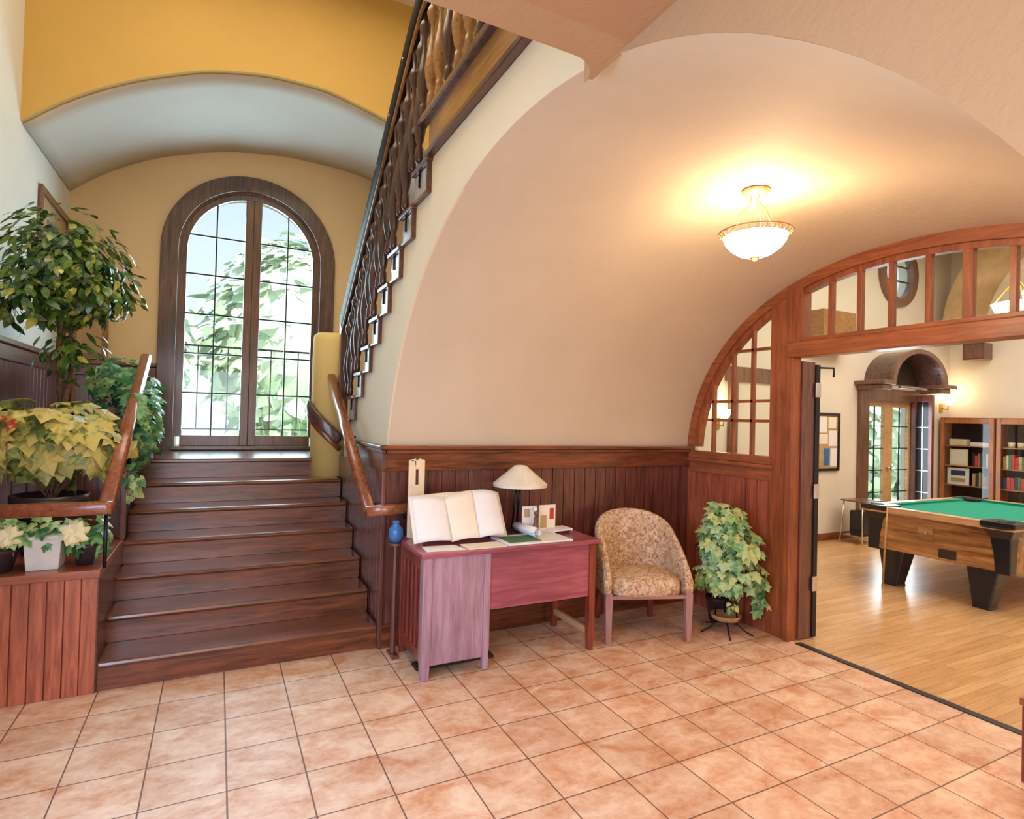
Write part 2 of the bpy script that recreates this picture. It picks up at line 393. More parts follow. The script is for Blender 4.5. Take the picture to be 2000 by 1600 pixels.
# wall X = XA with the great arch and the stepped top under the upper flight
def arcz(y):
    if y > ARC_A[0][0] or y < ARC_A[-1][0]: return 0
    for a, b_ in zip(ARC_A, ARC_A[1:]):
        if b_[0] <= y <= a[0]:
            t = (a[0]-y)/(a[0]-b_[0]+1e-9); return a[1]+(b_[1]-a[1])*t
    return 0
STEPS = []      # (y_near, y_far, zbottom)
ys = [-.52, -.245, .01, .27, .52, .78, 1.03, 1.28, 1.54, 1.80]
for k in range(9): STEPS.append((ys[k], ys[k+1], 3.09-.19*(k+1)))
def topz(y):
    if y < -2.33: return 2.735
    if y < -.52: return 3.09
    for a, b_, z in STEPS:
        if a <= y < b_: return z
    return 1.38
cols = []
yy = [a[0] for a in ARC_A][::-1]
for y in yy: 
    z = ARC_A[len(yy)-1-yy.index(y)][1]
    cols.append((y, max(z, 1.401), max(topz(y), z+.001)))
TW = .012
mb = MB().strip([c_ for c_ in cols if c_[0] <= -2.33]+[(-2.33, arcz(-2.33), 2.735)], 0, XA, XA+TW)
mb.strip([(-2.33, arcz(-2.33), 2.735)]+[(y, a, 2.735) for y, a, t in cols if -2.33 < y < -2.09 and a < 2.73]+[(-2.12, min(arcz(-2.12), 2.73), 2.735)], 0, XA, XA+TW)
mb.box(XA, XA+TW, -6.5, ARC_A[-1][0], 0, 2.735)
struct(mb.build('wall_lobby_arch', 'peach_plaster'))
mb = MB().strip([(-2.2, max(arcz(-2.2), 2.735), 3.09)]+[(y, max(a, 2.735) if y < -2.0 else a, 3.09) for y, a, t in cols if -2.2 < y < -.52]+[(-.52, arcz(-.52), 3.09)], 0, XA, XA+TW)
prev = -.52
for a, b_, z in STEPS:
    lo = [(a, arcz(a) if a < .28 else 0, z)]
    inner = [(y, arcz(y), z) for y, _, _ in cols if a < y < min(b_, .28)]
    if b_ > .287 and a < .287:
        mb.strip(lo+inner+[(.286, 1.401, z)], 0, XA, XA+TW); mb.strip([(.286, 1.401, z), (.312, 1.401, z)], 0, XA, XA+TW); mb.strip([(.312, 0, z), (b_, 0, z)], 0, XA, XA+TW)
    else:
        mb.strip(lo+inner+[(b_, arcz(b_) if b_ < .28 else 0, z)], 0, XA, XA+TW)
wall_arch = struct(mb.build('wall_arch', 'cream_plaster'))

# vaulted ceiling over the alcove, blending the two measured arch profiles
rows = []
for i in range(NA+1):
    row = []
    for j in range(25):
        t = j/24; x = XA+.004+(XP+.06-XA-.004)*t
        row.append((x, ARC_A[i][0]*(1-t)+ARC_B[i][0]*t, ARC_A[i][1]*(1-t)+ARC_B[i][1]*t))
    rows.append(row)
struct(MB().grid(rows).build('ceiling_vault', 'vault_plaster', smooth=True))
struct(MB().box(XA+.012, XP+.1, YW+.031, YW+.16, 0, 1.42).build('wall_alcove_back', 'vault_plaster'))
struct(MB().box(XA+.05, XP+.1, -3.72, -3.56, 0, 1.42).build('wall_alcove_near', 'vault_plaster'))

# ------------------------------------------------------------ wainscot panelling
def boards_x(mb, x0, x1, y, z0, z1, wdt, th=.02, gap=.006):
    n_ = max(1, round((x1-x0)/wdt)); d = (x1-x0)/n_
    for i in range(n_): mb.box(x0+i*d+gap/2, x0+(i+1)*d-gap/2, y-th, y, z0, z1)
    mb.box(x0, x1, y-.004, y, z0, z1)
def boards_y(mb, y0, y1, x, z0, z1, wdt, th=.02, gap=.006, sgn=-1):
    n_ = max(1, round((y1-y0)/wdt)); d = (y1-y0)/n_
    for i in range(n_): mb.box(min(x, x+sgn*th), max(x, x+sgn*th), y0+i*d+gap/2, y0+(i+1)*d-gap/2, z0, z1)
    mb.box(min(x, x+sgn*.004), max(x, x+sgn*.004), y0, y1, z0, z1)
wt = thing('wainscot', 'dark wood board wainscot behind the desk and armchair with moulded cap', 'wainscot', (2.4, YW, 0))
mb = MB(); boards_x(mb, XA, XP-.001, YW+.03, .16, 1.22, .105, .02)
mb.build('board_panel', 'dark_wood_z', wt, bevel=.003)
MB().box(XA-.005, XP-.001, YW-.012, YW+.03, 1.22, 1.345).build('top_rail', 'dark_wood_x', wt, bevel=.003)
MB().box(XA-.02, XP-.02, YW-.035, YW+.03, 1.345, 1.372).box(XA-.04, XP-.02, YW-.055, YW+.03, 1.372, 1.40).build('cap', 'dark_wood_x', wt, bevel=.006)
MB().box(XA-.005, XP-.001, YW-.012, YW+.03, 0, .16).build('base_board', 'dark_wood_x', wt, bevel=.004)
ws = thing('wainscot', 'dark wood side panelling closing the right side of the lower stairs', 'wainscot', (XA, 1, 0))
mb = MB(); boards_y(mb, YW, 2.0, XA, .1, 1.22, .105)
mb.build('board_panel', 'dark_wood_z', ws, bevel=.003)
MB().box(XA-.032, XA+.0, YW-.02, 1.5, 1.22, 1.345).build('top_rail', 'dark_wood_y', ws, bevel=.003)
MB().box(XA-.045, XA+.0, YW-.035, 1.45, 1.345, 1.372).box(XA-.06, XA+.0, YW-.055, 1.45, 1.372, 1.40).build('cap', 'dark_wood_y', ws, bevel=.006)
MB().box(XA-.03, XA, YW-.014, YW+.06, 0, 1.345).build('corner_post', 'dark_wood_z', ws, bevel=.006)
wb = thing('wainscot', 'blue-black shaded wainscot along the left wall beside the ficus tree', 'wainscot', (XL, 1.6, 0))
mb = MB(); boards_y(mb, -1.8, YB, XL, .1, 1.92, .105, sgn=1); mb.build('board_panel', 'dark_wood_z', wb, bevel=.003)
MB().box(XL, XL+.034, -1.8, YB, 1.92, 2.03).box(XL, XL+.055, -1.8, YB, 2.03, 2.07).build('cap', 'dark_wood_y', wb, bevel=.006)
wc = thing('wainscot', 'dark wainscot on the landing wall left of the arched window', 'wainscot', (-1, YB, 0))
mb = MB(); boards_x(mb, XL, cx-.86, YB, 1.2, 1.92, .105); mb.build('board_panel', 'dark_wood_z', wc, bevel=.003)
MB().box(XL, cx-.86, YB-.034, YB, 1.92, 2.03).box(XL, cx-.86, YB-.055, YB, 2.03, 2.07).build('cap', 'dark_wood_x', wc, bevel=.006)

# ------------------------------------------------------------ lower staircase
st = thing('staircase', 'broad dark glossy wooden staircase of seven steps up to the arched window', 'staircase', (.16, YS, 0))
for i in range(7):
    y0 = YS+TR*i; z1 = RIS*(i+1)
    x1 = XA-.03 if i < 6 else .78
    if i < 6:
        MB().box(XS, x1, y0, y0+.03, z1-RIS, z1-.035).build('riser', 'dark_wood_x', st, bevel=.002)
        MB().box(XS, x1, y0-.035, y0+TR+.03, z1-.038, z1).build('tread', 'tread_wood', st, bevel=.017)
    else:
        MB().box(XS, x1, y0, y0+.03, z1-RIS, z1-.035).build('riser', 'dark_wood_x', st, bevel=.002)
        MB().box(XS, x1, y0-.035, YB-.004, z1-.038, z1).box(x1, 2.05, 2.16, YB-.004, z1-.038, z1).box(x1, XA, 2.16, 2.2, z1-RIS, z1-.038).build('tread', 'tread_wood', st, bevel=.012)
# left skirt board following the ledge
MB().box(XS-.02, XS+.006, YS-.02, 1.16, 0, .66).build('skirt_board', 'dark_wood_y', st, bevel=.004)

# ------------------------------------------------------------ planter beside the stairs
pl = thing('planter_box', 'red-brown boarded built-in planter left of the stairs, its ledge full of plants', 'planter', (-1.04, .6, 0))
mb = MB(); boards_x(mb, XL, XS, .30, 0, .655, .0805, .022); mb.build('board_front', 'red_wood_z', pl, bevel=.003)
MB().box(XL, XS+.012, .25, 1.16, .655, .70).build('ledge', 'red_wood_x', pl, bevel=.004)
MB().box(XL, XS-.02, .30, 1.16, 0, .655).build('body', 'dark_interior', pl)
mb = MB(); boards_x(mb, XL, XS, 1.18, .70, 1.16, .0805, .022); mb.build('upper_board_front', 'dark_wood_z', pl, bevel=.003)
MB().box(XL, XS, 1.18, YB-.02, .0, 1.16).build('upper_body', 'dark_interior', pl)
MB().box(XL, XS+.01, 1.13, YB-.02, 1.16, 1.20).build('upper_ledge', 'dark_wood_x', pl, bevel=.004)
MB().box(XS-.01, XS+.02, 1.10, 1.17, .70, 1.16).build('corner_post', 'dark_wood_z', pl, bevel=.003)

# ------------------------------------------------------------ handrails of the lower flight
def rail_prof(mb, pts, w_=.078, h_=.076):
    # rounded rail
    pts = [Vector(p) for p in pts]; n_ = len(pts); ks = []
    for t in range(16):
        a = 2*PI*t/16; ca, sa = math.cos(a), math.sin(a)
        ks.append((math.copysign(abs(ca)**.55, ca)*w_/2, math.copysign(abs(sa)**.55, sa)*h_/2))
    rows = []
    for i, p in enumerate(pts):
        d = Vector((0, 0, 0))
        if i > 0: d += (pts[i]-pts[i-1]).normalized()
        if i < n_-1: d += (pts[i+1]-pts[i]).normalized()
        d.normalize(); a = d.cross(Vector((0, 0, 1))).normalized(); b_ = a.cross(d).normalized()
        rows.append([p+a*q[0]+b_*q[1] for q in ks])
    mb.grid(rows, True); k = len(mb.v)-16*n_
    mb.f.append(list(range(k+15, k-1, -1))); mb.f.append(list(range(k+16*(n_-1), k+16*n_)))
    return mb
hl = thing('handrail', 'polished wooden handrail on the planter side of the stairs', 'handrail', (-.62, .27, 1.05))
rail_prof(MB(), [(-.63, .27, 1.045), (-.63, 2.02, 2.035)]).build('sloping_rail', 'rail_wood', hl, smooth=True)
rail_prof(MB(), [(XL, .27, 1.045), (-.63, .27, 1.045), (-.60, .27, 1.045)]).build('level_rail', 'rail_wood', hl, smooth=True)
MB().tube([(-.63, .29, .70), (-.63, .29, 1.02)], .010).build('post', 'black_metal', hl, smooth=True)
MB().tube([(-.64, 1.95, 1.2), (-.64, 1.95, 1.98)], .018).build('post', 'black_metal', hl, smooth=True)
MB().tube([(-.64, 1.25, 1.19), (-.64, 1.25, 1.60)], .014).build('post', 'black_metal', hl, smooth=True)
hr = thing('handrail', 'polished wooden handrail on the desk side of the stairs', 'handrail', (.86, .27, .97))
rail_prof(MB(), [(.86, .265, .955), (.86, 2.0, 2.0)]).build('sloping_rail', 'rail_wood', hr, smooth=True)
rail_prof(MB(), [(.83, .235, .955), (1.13, .235, .965)]).build('level_rail', 'rail_wood', hr, smooth=True)
for y in (.45, 1.2):
    MB().tube([(.95, y, .955+(y-.265)*.602-.10), (.87, y, .955+(y-.265)*.602-.10), (.86, y, .955+(y-.265)*.602-.02)], .011).build('bracket', 'black_metal', hr, smooth=True)
MB().tube([(1.10, .30, .90), (1.10, .245, .90), (1.10, .235, .94)], .012).build('bracket', 'black_metal', hr, smooth=True)
# plaster newel column with its curved rail
colm = thing('newel_column', 'rounded yellow plaster newel column at the top of the stairs', 'column', (.86, 2.06, 1.02))
R0 = .168
pr = [(0, 0), (R0, 0), (R0, 1.27), (R0*.985, 1.305), (R0*.93, 1.335), (R0*.8, 1.35), (0, 1.355)]
MB().lathe(pr, (.875, 2.06, 1.02), 40).build('shaft', 'column_plaster', colm, smooth=True)
pts = []
for i in range(15):
    t = i/14; a = math.radians(188+t*102)
    pts.append(((.875)+.205*math.cos(a), 2.06+.205*math.sin(a), 1.70-.34*t))
ro = thing('wrap_rail', 'short dark handrail curving down round the yellow plaster column', 'handrail', (.7, 1.9, 1.5))
rail_prof(MB(), pts, .045, .10).build('curved_rail', 'casing_wood', ro, smooth=True)
rail_prof(MB(), [(p[0], p[1], p[2]-.085) for p in pts], .03, .05).build('lower_moulding', 'dark_wood_x', ro, smooth=True)

# ------------------------------------------------------------ upper flight, gallery and balustrade
up = thing('staircase', 'upper stair flight rising towards the gallery, stepped ends outlined in dark trim', 'staircase', (XA, .6, 1.4))
for a, b_, z in STEPS:
    MB().box(XA-.012, XA+.04, a, b_+.0, z+.0, z+.165).build('end_panel', 'step_end_wood', up, bevel=.003)
    MB().box(XA-.04, 2.05, a-.03, b_+.0, z+.168, z+.20).build('tread', 'dark_wood_y', up, bevel=.008)
    MB().box(XA-.03, XA+.01, a-.0, b_+.0, z-.010, z+.006).box(XA-.03, XA+.01, a-.014, a+.002, z-.010, z+.20).build('edge_trim', 'dark_wood_y', up, bevel=.004)
    MB().box(XA-.022, XA, (a+b_)/2+.02, (a+b_)/2+.035, z+.075, z+.168).build('panel_batten', 'black_rail', up)
    MB().box(XA+.04, 2.05, a, a+.02, z-.0, z+.165).box(XA+.04, 2.05, a, b_, z-.02, z).build('riser', 'dark_wood_x', up)
ga = thing('gallery', 'golden-brown fascia board of the upstairs gallery with dark moulding', 'gallery', (XA, -1.3, 3.09))
MB().box(XA-.02, XA+.03, -2.2, -.52, 3.10, 3.40).build('fascia', 'golden_wood', ga, bevel=.004)
MB().box(XA-.045, XA, -2.2, -.50, 3.09, 3.122).build('lower_moulding', 'dark_wood_y', ga, bevel=.006)
MB().box(XA-.06, XA, -2.2, -.30, 3.305, 3.345).build('dark_moulding', 'casing_wood', ga, bevel=.008)
MB().box(XA, 2.18, -2.19, -.52, 3.27, 3.30).build('floor_deck', 'dark_wood_y', ga)
bl = thing('balustrade', 'dark turned balustrade with thick black rail climbing above the vault', 'balustrade', (XA-.02, .6, 2.6))
def bal(mb, x, y, z0, z1):
    h = z1-z0
    pr = [(.018, 0), (.03, .02), (.03, .10), (.02, .12), (.032, .16), (.046, .24), (.052, .31), (.044, .40), (.026, .50), (.017, .58), (.016, .66), (.034, .70), (.046, .745), (.034, .79), (.018, .82), (.022, .90), (.028, .95), (.028, 1)]
    mb.lathe([(r*.82, q*h) for r, q in pr], (x, y, z0), 14)
    return mb
XB = XA-.035
for a, b_, z in STEPS[:8]:
    for fq in (.45, .95):
        y = a+(b_-a)*fq; bal(MB(), XB, y, z+.20, 3.735-.742*y-.04).build('baluster', 'baluster_wood', bl, smooth=True)
for k in range(12):
    y = -.45-.14*k
    bal(MB(), XB, y, 3.345, 4.06).build('baluster', 'golden_wood' if k % 3 else 'baluster_wood', bl, smooth=True)
rail_prof(MB(), [(XB, -2.18, 4.09), (XB, -.62, 4.09), (XB, -.45, 4.05), (XB, -.3, 3.96), (XB, 1.72, 2.445)], .10, .16).build('handrail', 'black_rail', bl, smooth=True)
rail_prof(MB(), [(XB-.03, -2.18, 4.0), (XB-.03, -.62, 4.0), (XB-.03, -.45, 3.96), (XB-.03, -.3, 3.87), (XB-.03, 1.72, 2.355)], .02, .025).build('lower_rail', 'golden_wood', bl, smooth=True)
MB().tube([(XB, 1.74, 1.6), (XB, 1.74, 2.46)], .0, sq=(.08, .08)).build('newel_post', 'casing_wood', bl, bevel=.006)
for k in range(13):
    y = 1.65-.30*k; z = 3.735-.742*y if y > -.3 else 4.09
    if y > -2.1: MB().lathe([(0, -.012), (.010, -.006), (.012, 0), (.010, .006), (0, .012)], (XB-.044, y, z), 8).build('rail_stud', 'brass', bl, smooth=True)

# ------------------------------------------------------------ landing window
def arch_pts(cx_, r, zs_, z0, n=32):
    return [(cx_-r, z0)]+[(cx_-r*math.cos(PI*i/n), zs_+r*math.sin(PI*i/n)) for i in range(n+1)]+[(cx_+r, z0)]
def arch_band(mb, cx_, r0, r1, zs_, z0, y0, y1, n=32):
    A, B = arch_pts(cx_, r0, zs_, z0, n), arch_pts(cx_, r1, zs_, z0, n)
    rows = [[(a[0], y0, a[1]) for a in A], [(a[0], y0, a[1]) for a in B], [(a[0], y1, a[1]) for a in B], [(a[0], y1, a[1]) for a in A], [(a[0], y0, a[1]) for a in A]]
    mb.grid(rows); return mb
wn_ = struct(arch_band(MB(), cx, .70, .86, 3.28, 1.19, YB-.05, YB+.02).build('window_1', 'casing_wood', bevel=.006), 'tall arched double casement window on the stair landing')
def part(mb, name, mat, parent, **k): return mb.build(name, mat, parent, **k)
part(arch_band(MB(), cx, .685, .745, 3.28, 1.2, YB, YB+.30), 'window_reveal', 'window_wood', wn_)
part(arch_band(MB(), cx, .625, .70, 3.28, 1.33, YB+.02, YB+.07), 'window_frame', 'casing_wood', wn_, bevel=.004)
part(MB().box(cx-.72, cx+.72, YB-.07, YB+.3, 1.195, 1.235), 'window_sill', 'casing_wood', wn_, bevel=.006)
for sx_ in (-1, 1):
    xa, xb = (cx-.64, cx) if sx_ < 0 else (cx, cx+.64)
    part(MB().box(xa+.0, xb, YB+.01, YB+.07, 1.235, 1.345), 'casement_bottom_rail', 'window_wood', wn_, bevel=.004)
    xm = cx+sx_*.040
    part(MB().box(xm-.040, xm+.040, YB+.0, YB+.08, 1.235, 3.90), 'casement_stile', 'window_wood', wn_, bevel=.006)
    mb = MB(); xv = cx+sx_*.355; ztop = 3.28+math.sqrt(max(0, .645**2-.355**2))
    mb.box(xv-.007, xv+.007, YB+.03, YB+.05, 1.34, ztop)
    for z in (1.79, 2.205, 2.62, 3.04, 3.45):
        xe = .635 if z < 3.28 else math.sqrt(.645**2-(z-3.28)**2)
        mb.box(min(cx+sx_*.07, cx+sx_*xe), max(cx+sx_*.07, cx+sx_*xe), YB+.028, YB+.052, z-.008, z+.008)
    part(mb, 'muntin', 'black_metal', wn_)
G = arch_pts(cx, .67, 3.28, 1.30)
part(MB().prism(G, 1, YB+.038, YB+.042), 'pane', 'glass', wn_)
# exterior: juliet railing, hedge, trees
rr = thing('balcony_railing', 'thin black iron railing outside the arched landing window', 'railing', (.2, 3.72, 1.3))
MB().box(-.8, 1.5, 3.71, 3.725, 2.325, 2.345).build('top_bar', 'black_metal', rr)
MB().box(-.8, 1.5, 3.71, 3.725, 1.39, 1.405).build('bottom_bar', 'black_metal', rr)
for x in (-.8, 1.45): MB().box(x, x+.02, 3.51, 3.725, 2.30, 2.345).build('wall_bracket', 'black_metal', rr)
for k in range(15): MB().box(-.76+.152*k, -.748+.152*k, 3.712, 3.722, 1.39, 2.345).build('bar', 'black_metal', rr)
tag(MB().box(-14, 24, 3.7, 40, -1.3, -1.2).build('lawn', 'outdoor_leaf'), 'pale sunlit lawn outside the landing window', 'lawn')['kind'] = 'stuff'

# ------------------------------------------------------------ foliage helpers
IVY = [(0, 0), (.30, -.10), (.50, .12), (.34, .34), (.52, .62), (.26, .60), (0, 1.0), (-.26, .60), (-.52, .62), (-.34, .34), (-.50, .12), (-.30, -.10)]
OVAL = [(0, 0), (.16, .15), (.24, .42), (.18, .72), (0, 1.05), (-.18, .72), (-.24, .42), (-.16, .15)]
HEART = [(0, .04), (.22, -.10), (.44, .10), (.42, .42), (.22, .75), (0, 1.05), (-.22, .75), (-.42, .42), (-.44, .10), (-.22, -.10)]
def add_leaf(mb, p, nrm, tip, size, shape, curl=.25):
    nrm = nrm.normalized(); tip = (tip-nrm*tip.dot(nrm))
    if tip.length < 1e-3: tip = nrm.orthogonal()
    tip.normalize(); a = tip.cross(nrm).normalized()
    vs = [p+tip*.45*size]
    for x, y in shape: vs.append(p+(a*x+tip*y-nrm*(curl*(x*x*1.6+(y-.45)**2*.8)))*size)
    n_ = len(shape); mb.add(vs, [(0, i+1, (i+1) % n_+1) for i in range(n_)])
def rnd(): return random.uniform(-1, 1)
def foliage(center, rad, count, size, shape, rng=(.55, 1), lim=None, droop=.35, curl=.25, mb=None, face=None):
    mb = mb or MB(); c = Vector(center); k = 0; tries = 0
    while k < count and tries < count*6:
        tries += 1
        d = Vector((rnd(), rnd(), rnd()))
        if d.length > 1 or d.length < .05: continue
        d.normalize(); q = random.uniform(*rng)
        p = c+Vector((d.x*rad[0], d.y*rad[1], d.z*rad[2]))*q
        sz = size*random.uniform(.65, 1.25)
        if lim and not lim(p, sz): continue
        nn = d*.8+Vector((rnd(), rnd(), rnd()))*.5+Vector((0, 0, .35))
        if face: nn += Vector(face)*random.uniform(.2, 1)
        tp = Vector((d.x, d.y, -droop))+Vector((rnd(), rnd(), rnd()))*.5
        add_leaf(mb, p, nn, tp, sz, shape, curl); k += 1
    return mb
inwall = lambda p, s: p.x-s*.8 > XL+.03

# ficus tree
fc = thing('ficus_tree', 'tall leafy ficus tree in the corner left of the stairs', 'tree', (-1.02, 1.35, 1.2))
MB().lathe([(0, 0), (.13, 0), (.16, .22), (.17, .24), (.15, .24), (.14, .21), (0, .21)], (-1.02, 1.35, 1.2), 24).build('pot', 'dark_pot', fc, smooth=True)
mb = MB()
for k in range(4):
    a0 = k*PI/2; pts = []
    for i in range(14):
        t = i/13; a = a0+t*5.5
        pts.append((-1.02-.03*t+(.03+.02*t)*math.cos(a), 1.35-.05*t+(.03+.02*t)*math.sin(a), 1.38+1.0*t))
    mb.tube(pts, [.021-.009*i/13 for i in range(14)], 7)
mb.build('trunk', 'bark', fc, smooth=True)
mb = MB()
for k in range(16):
    a = random.uniform(0, 2*PI); r = random.uniform(.12, .32); z = random.uniform(2.25, 2.85)
    mb.tube([(-1.05, 1.30, 2.1+.02*k), (-1.04+r*.4*math.cos(a), 1.28+r*.4*math.sin(a), 2.1+(z-2.1)*.6), (-1.02+r*math.cos(a), 1.25+r*math.sin(a), z)], [.012, .008, .004], 5)
mb.build('branches', 'bark', fc, smooth=True)
mb = foliage((-1.04, 1.15, 2.56), (.40, .40, .42), 1100, .085, OVAL, (.35, 1), inwall, .7)
foliage((-.86, 1.10, 2.42), (.30, .32, .24), 420, .085, OVAL, (.3, 1), inwall, .8, mb=mb)
foliage((-1.18, .95, 2.30), (.20, .22, .20), 160, .10, OVAL, (.3, 1), inwall, .8, mb=mb)
foliage((-1.0, 1.25, 2.0), (.22, .2, .22), 110, .085, OVAL, (.3, 1), inwall, .9, mb=mb)
mb.build('foliage', 'ficus_leaf', fc, smooth=False)

# broad-leaved plant in a dark bowl
def potprof(r, h): return [(0, 0), (r*.72, 0), (r, h*.8), (r*1.08, h*.86), (r*1.08, h), (r*.96, h), (r*.92, h*.9), (0, h*.9)]
bl_ = thing('broad_leaf_plant', 'bushy yellow-green broad-leaved plant in a dark bowl on the lower ledge', 'potted plant', (-1.0, .86, .70))
MB().lathe(potprof(.19, .36), (-1.0, .86, .70), 28).build('pot', 'dark_pot', bl_, smooth=True)
lim2 = lambda p, s: p.x-s*.8 > XL+.02 and p.x < -.60 and p.y > .48 and p.z > 1.0
mb = foliage((-1.04, .88, 1.42), (.43, .30, .25), 270, .16, IVY, (.45, 1), lim2, .9, .45, face=(0, -.7, .1))
mb.build('foliage', 'broad_leaf', bl_)
mb = MB()
for k in range(14):
    a = 2*PI*k/14; mb.tube([(-1.0, .86, 1.0), (-1+.12*math.cos(a), .86+.1*math.sin(a), 1.2), (-1+.27*math.cos(a), .86+.2*math.sin(a), 1.33)], .004, 5)
mb.build('stems', 'bark', bl_)
po = thing('red_flower', 'small red and yellow artificial flower among the broad leaves at far left', 'flower', (-1.17, .62, 1.50))
mb = foliage((-1.17, .62, 1.52), (.035, .03, .03), 16, .04, OVAL, (.4, 1), None, .1, mb=MB(), face=(0, -1, 0)); mb.build('petals', 'red_cloth', po)
MB().tube([(-1.17, .66, 1.1), (-1.17, .63, 1.50)], .003, 5).build('stem', 'bark', po)

# row of small pots on the ledge
def small_pot(name, label, x, y, r, h, mat, leaf, seed, rr=.12, zc=.16, n=60, size=.07, shape=IVY, square=False, cat='potted plant'):
    random.seed(seed)
    t = thing(name, label, cat, (x, y, .70))
    if square: 
        MB().add([Vector((x+sx_*r*q, y+sy_*r*q, .70+z)) for q, z in ((.86, 0), (1, h), (1.08, h), (1.08, h+.02)) for sx_, sy_ in ((-1, -1), (1, -1), (1, 1), (-1, 1))],
                 [(4*i+j, 4*i+(j+1) % 4, 4*i+4+(j+1) % 4, 4*i+4+j) for i in range(3) for j in range(4)]+[(3, 2, 1, 0), (12, 13, 14, 15)]).build('pot', mat, t, bevel=.004)
    else: MB().lathe(potprof(r, h), (x, y, .70), 24).build('pot', mat, t, smooth=True)
    foliage((x, y, .70+h+zc*.5), (rr, rr*.8, zc), n, size, shape, (.3, 1), lambda p, s: p.x-s*.6 > XL+.01 and p.z > .715 and p.x < -.56 and p.y < .62 and p.y > .2, .6, .3, face=(0, -.9, .3)).build('foliage', leaf, t)
    return t
small_pot('ivy_pot', 'green ivy in a black footed bowl at the left end of the ledge', -1.14, .40, .10, .13, 'dark_pot', 'light_ivy', 3, .17, .13, 80)
small_pot('planter', 'square cream ceramic planter of pale greenery centred on the ledge', -.925, .42, .085, .17, 'white_ceramic', 'light_ivy', 4, .15, .09, 55, square=True)
small_pot('ivy_pot', 'light green ivy in a small dark pot at the stair end of the ledge', -.74, .43, .06, .12, 'dark_pot', 'ivy_leaf', 5, .13, .12, 60)
def rose(x, y, z, s, label):
    t = thing('rose', label, 'flower', (x, y, z)); mb = MB(); random.seed(int(x*1000) & 255)
    for ring, (nn, r, tilt) in enumerate([(4, .25, .1), (6, .5, .4), (8, .8, .9)]):
        for k in range(nn):
            a = 2*PI*k/nn+ring*.4; d = Vector((math.cos(a), -.25, math.sin(a)))
            add_leaf(mb, Vector((x, y, z))+Vector((math.cos(a)*r*s*.5, -s*.5*(1-r*.7), math.sin(a)*r*s*.5)), Vector((math.cos(a)*tilt, -1, math.sin(a)*tilt)), Vector((math.cos(a+1.2), -.1, math.sin(a+1.2))), s*.95, HEART, .7)
    mb.build('petals', 'rose_petal', t); MB().tube([(x, y+.02, z), (x+.01, y+.05, z-.12)], .003, 5).build('stem', 'bark', t)
rose(-1.06, .30, .905, .062, 'cream artificial rose drooping over the black bowl')
rose(-.775, .30, .905, .075, 'large pale yellow-green rose right of the cream square planter')
# trailing ivy along the rail side of the upper ledge
random.seed(11)
iv = thing('trailing_ivy', 'bright green ivy spilling over behind the left stair rail', 'potted plant', (-.76, 2.0, 1.2))
MB().lathe(potprof(.10, .2), (-.80, 1.55, 1.2), 20).build('pot', 'dark_pot', iv, smooth=True)
mb = foliage((-.62, 1.75, 1.50), (.13, .60, .36), 420, .085, IVY, (.3, 1), lambda p, s: p.x > -1.1 and p.z > .95, 1.2, .3, face=(.1, -.9, .2))
foliage((-.80, 2.25, 1.82), (.30, .40, .24), 220, .085, IVY, (.3, 1), lambda p, s: p.x-s > XL, 1.0, .3, face=(.1, -.9, .2), mb=mb)
mb.build('foliage', 'green_ivy', iv)
i2 = thing('trailing_ivy', 'yellow-tipped ivy strand drooping onto the third stair', 'potted plant', (-.68, 1.16, 1.2))
foliage((-.62, 1.18, 1.10), (.07, .10, .15), 46, .075, HEART, (.2, 1), lambda p, s: p.x > -.8, 1.5, .3, face=(.1, -.9, .2)).build('foliage', 'light_ivy', i2)
MB().tube([(-.72, 1.3, 1.22), (-.64, 1.16, 1.22), (-.62, 1.1, 1.0)], .004, 5).build('stem', 'bark', i2)

# pictures on the walls
pf = thing('picture_frame', 'brown framed picture high on the left wall behind the ficus', 'picture', (XL, 2.65, 3.0))
MB().box(XL, XL+.03, 2.17, 3.12, 3.34, 3.40).box(XL, XL+.03, 2.17, 3.12, 2.5, 2.56).box(XL, XL+.03, 2.17, 2.23, 2.56, 3.34).box(XL, XL+.03, 3.06, 3.12, 2.56, 3.34).build('frame', 'window_wood', pf, bevel=.004)
MB().box(XL, XL+.012, 2.23, 3.06, 2.56, 3.34).build('mat_board', 'tan_cloth', pf)
MB().box(XL+.012, XL+.015, 2.42, 2.88, 2.72, 3.18).build('print', 'navy_cloth', pf)
p2 = thing('picture_frame', 'wooden framed panel standing on the landing wainscot cap behind the trunk', 'picture', (-1.2, 3.15, 2.07))
MB().box(-1.36, -1.06, 3.145, 3.165, 2.075, 2.50).build('frame', 'golden_wood', p2, bevel=.004)
MB().box(-1.31, -1.11, 3.140, 3.146, 2.13, 2.45).build('print', 'tan_cloth', p2)

# ------------------------------------------------------------ outdoor trees
for i, (x, y, z, r, lab) in enumerate([(-4.2, 15, 3.4, 3.3, 'pale green tree seen at the left of the landing window'), (2.9, 17, 4.0, 3.6, 'pale green tree in the middle of the landing window'), (10.4, 17, 3.2, 3.3, 'pale green tree at the right of the landing window'), (24.5, 11, 1.8, 3.2, 'pale green tree seen through the game room door')]):
    random.seed(40+i)
    t = thing('garden_tree', lab, 'tree', (x, y, -1.2))
    MB().tube([(x, y, -1.2), (x+.1, y, z)], [.18, .1], 8).build('trunk', 'bark', t, smooth=True)
    foliage((x, y, z), (r, r*.7, r*1.05), 3200, .55, HEART, (.55, 1), None, .2, .2, face=(0, -.6, .4)).build('crown', 'outdoor_leaf', t)
    MB().lathe([(0.01+.78*r*math.sin(PI*i/14), -.80*r*math.cos(PI*i/14)) for i in range(15)], (x, y, z), 24).build('inner_crown', 'outdoor_leaf', t, smooth=True)

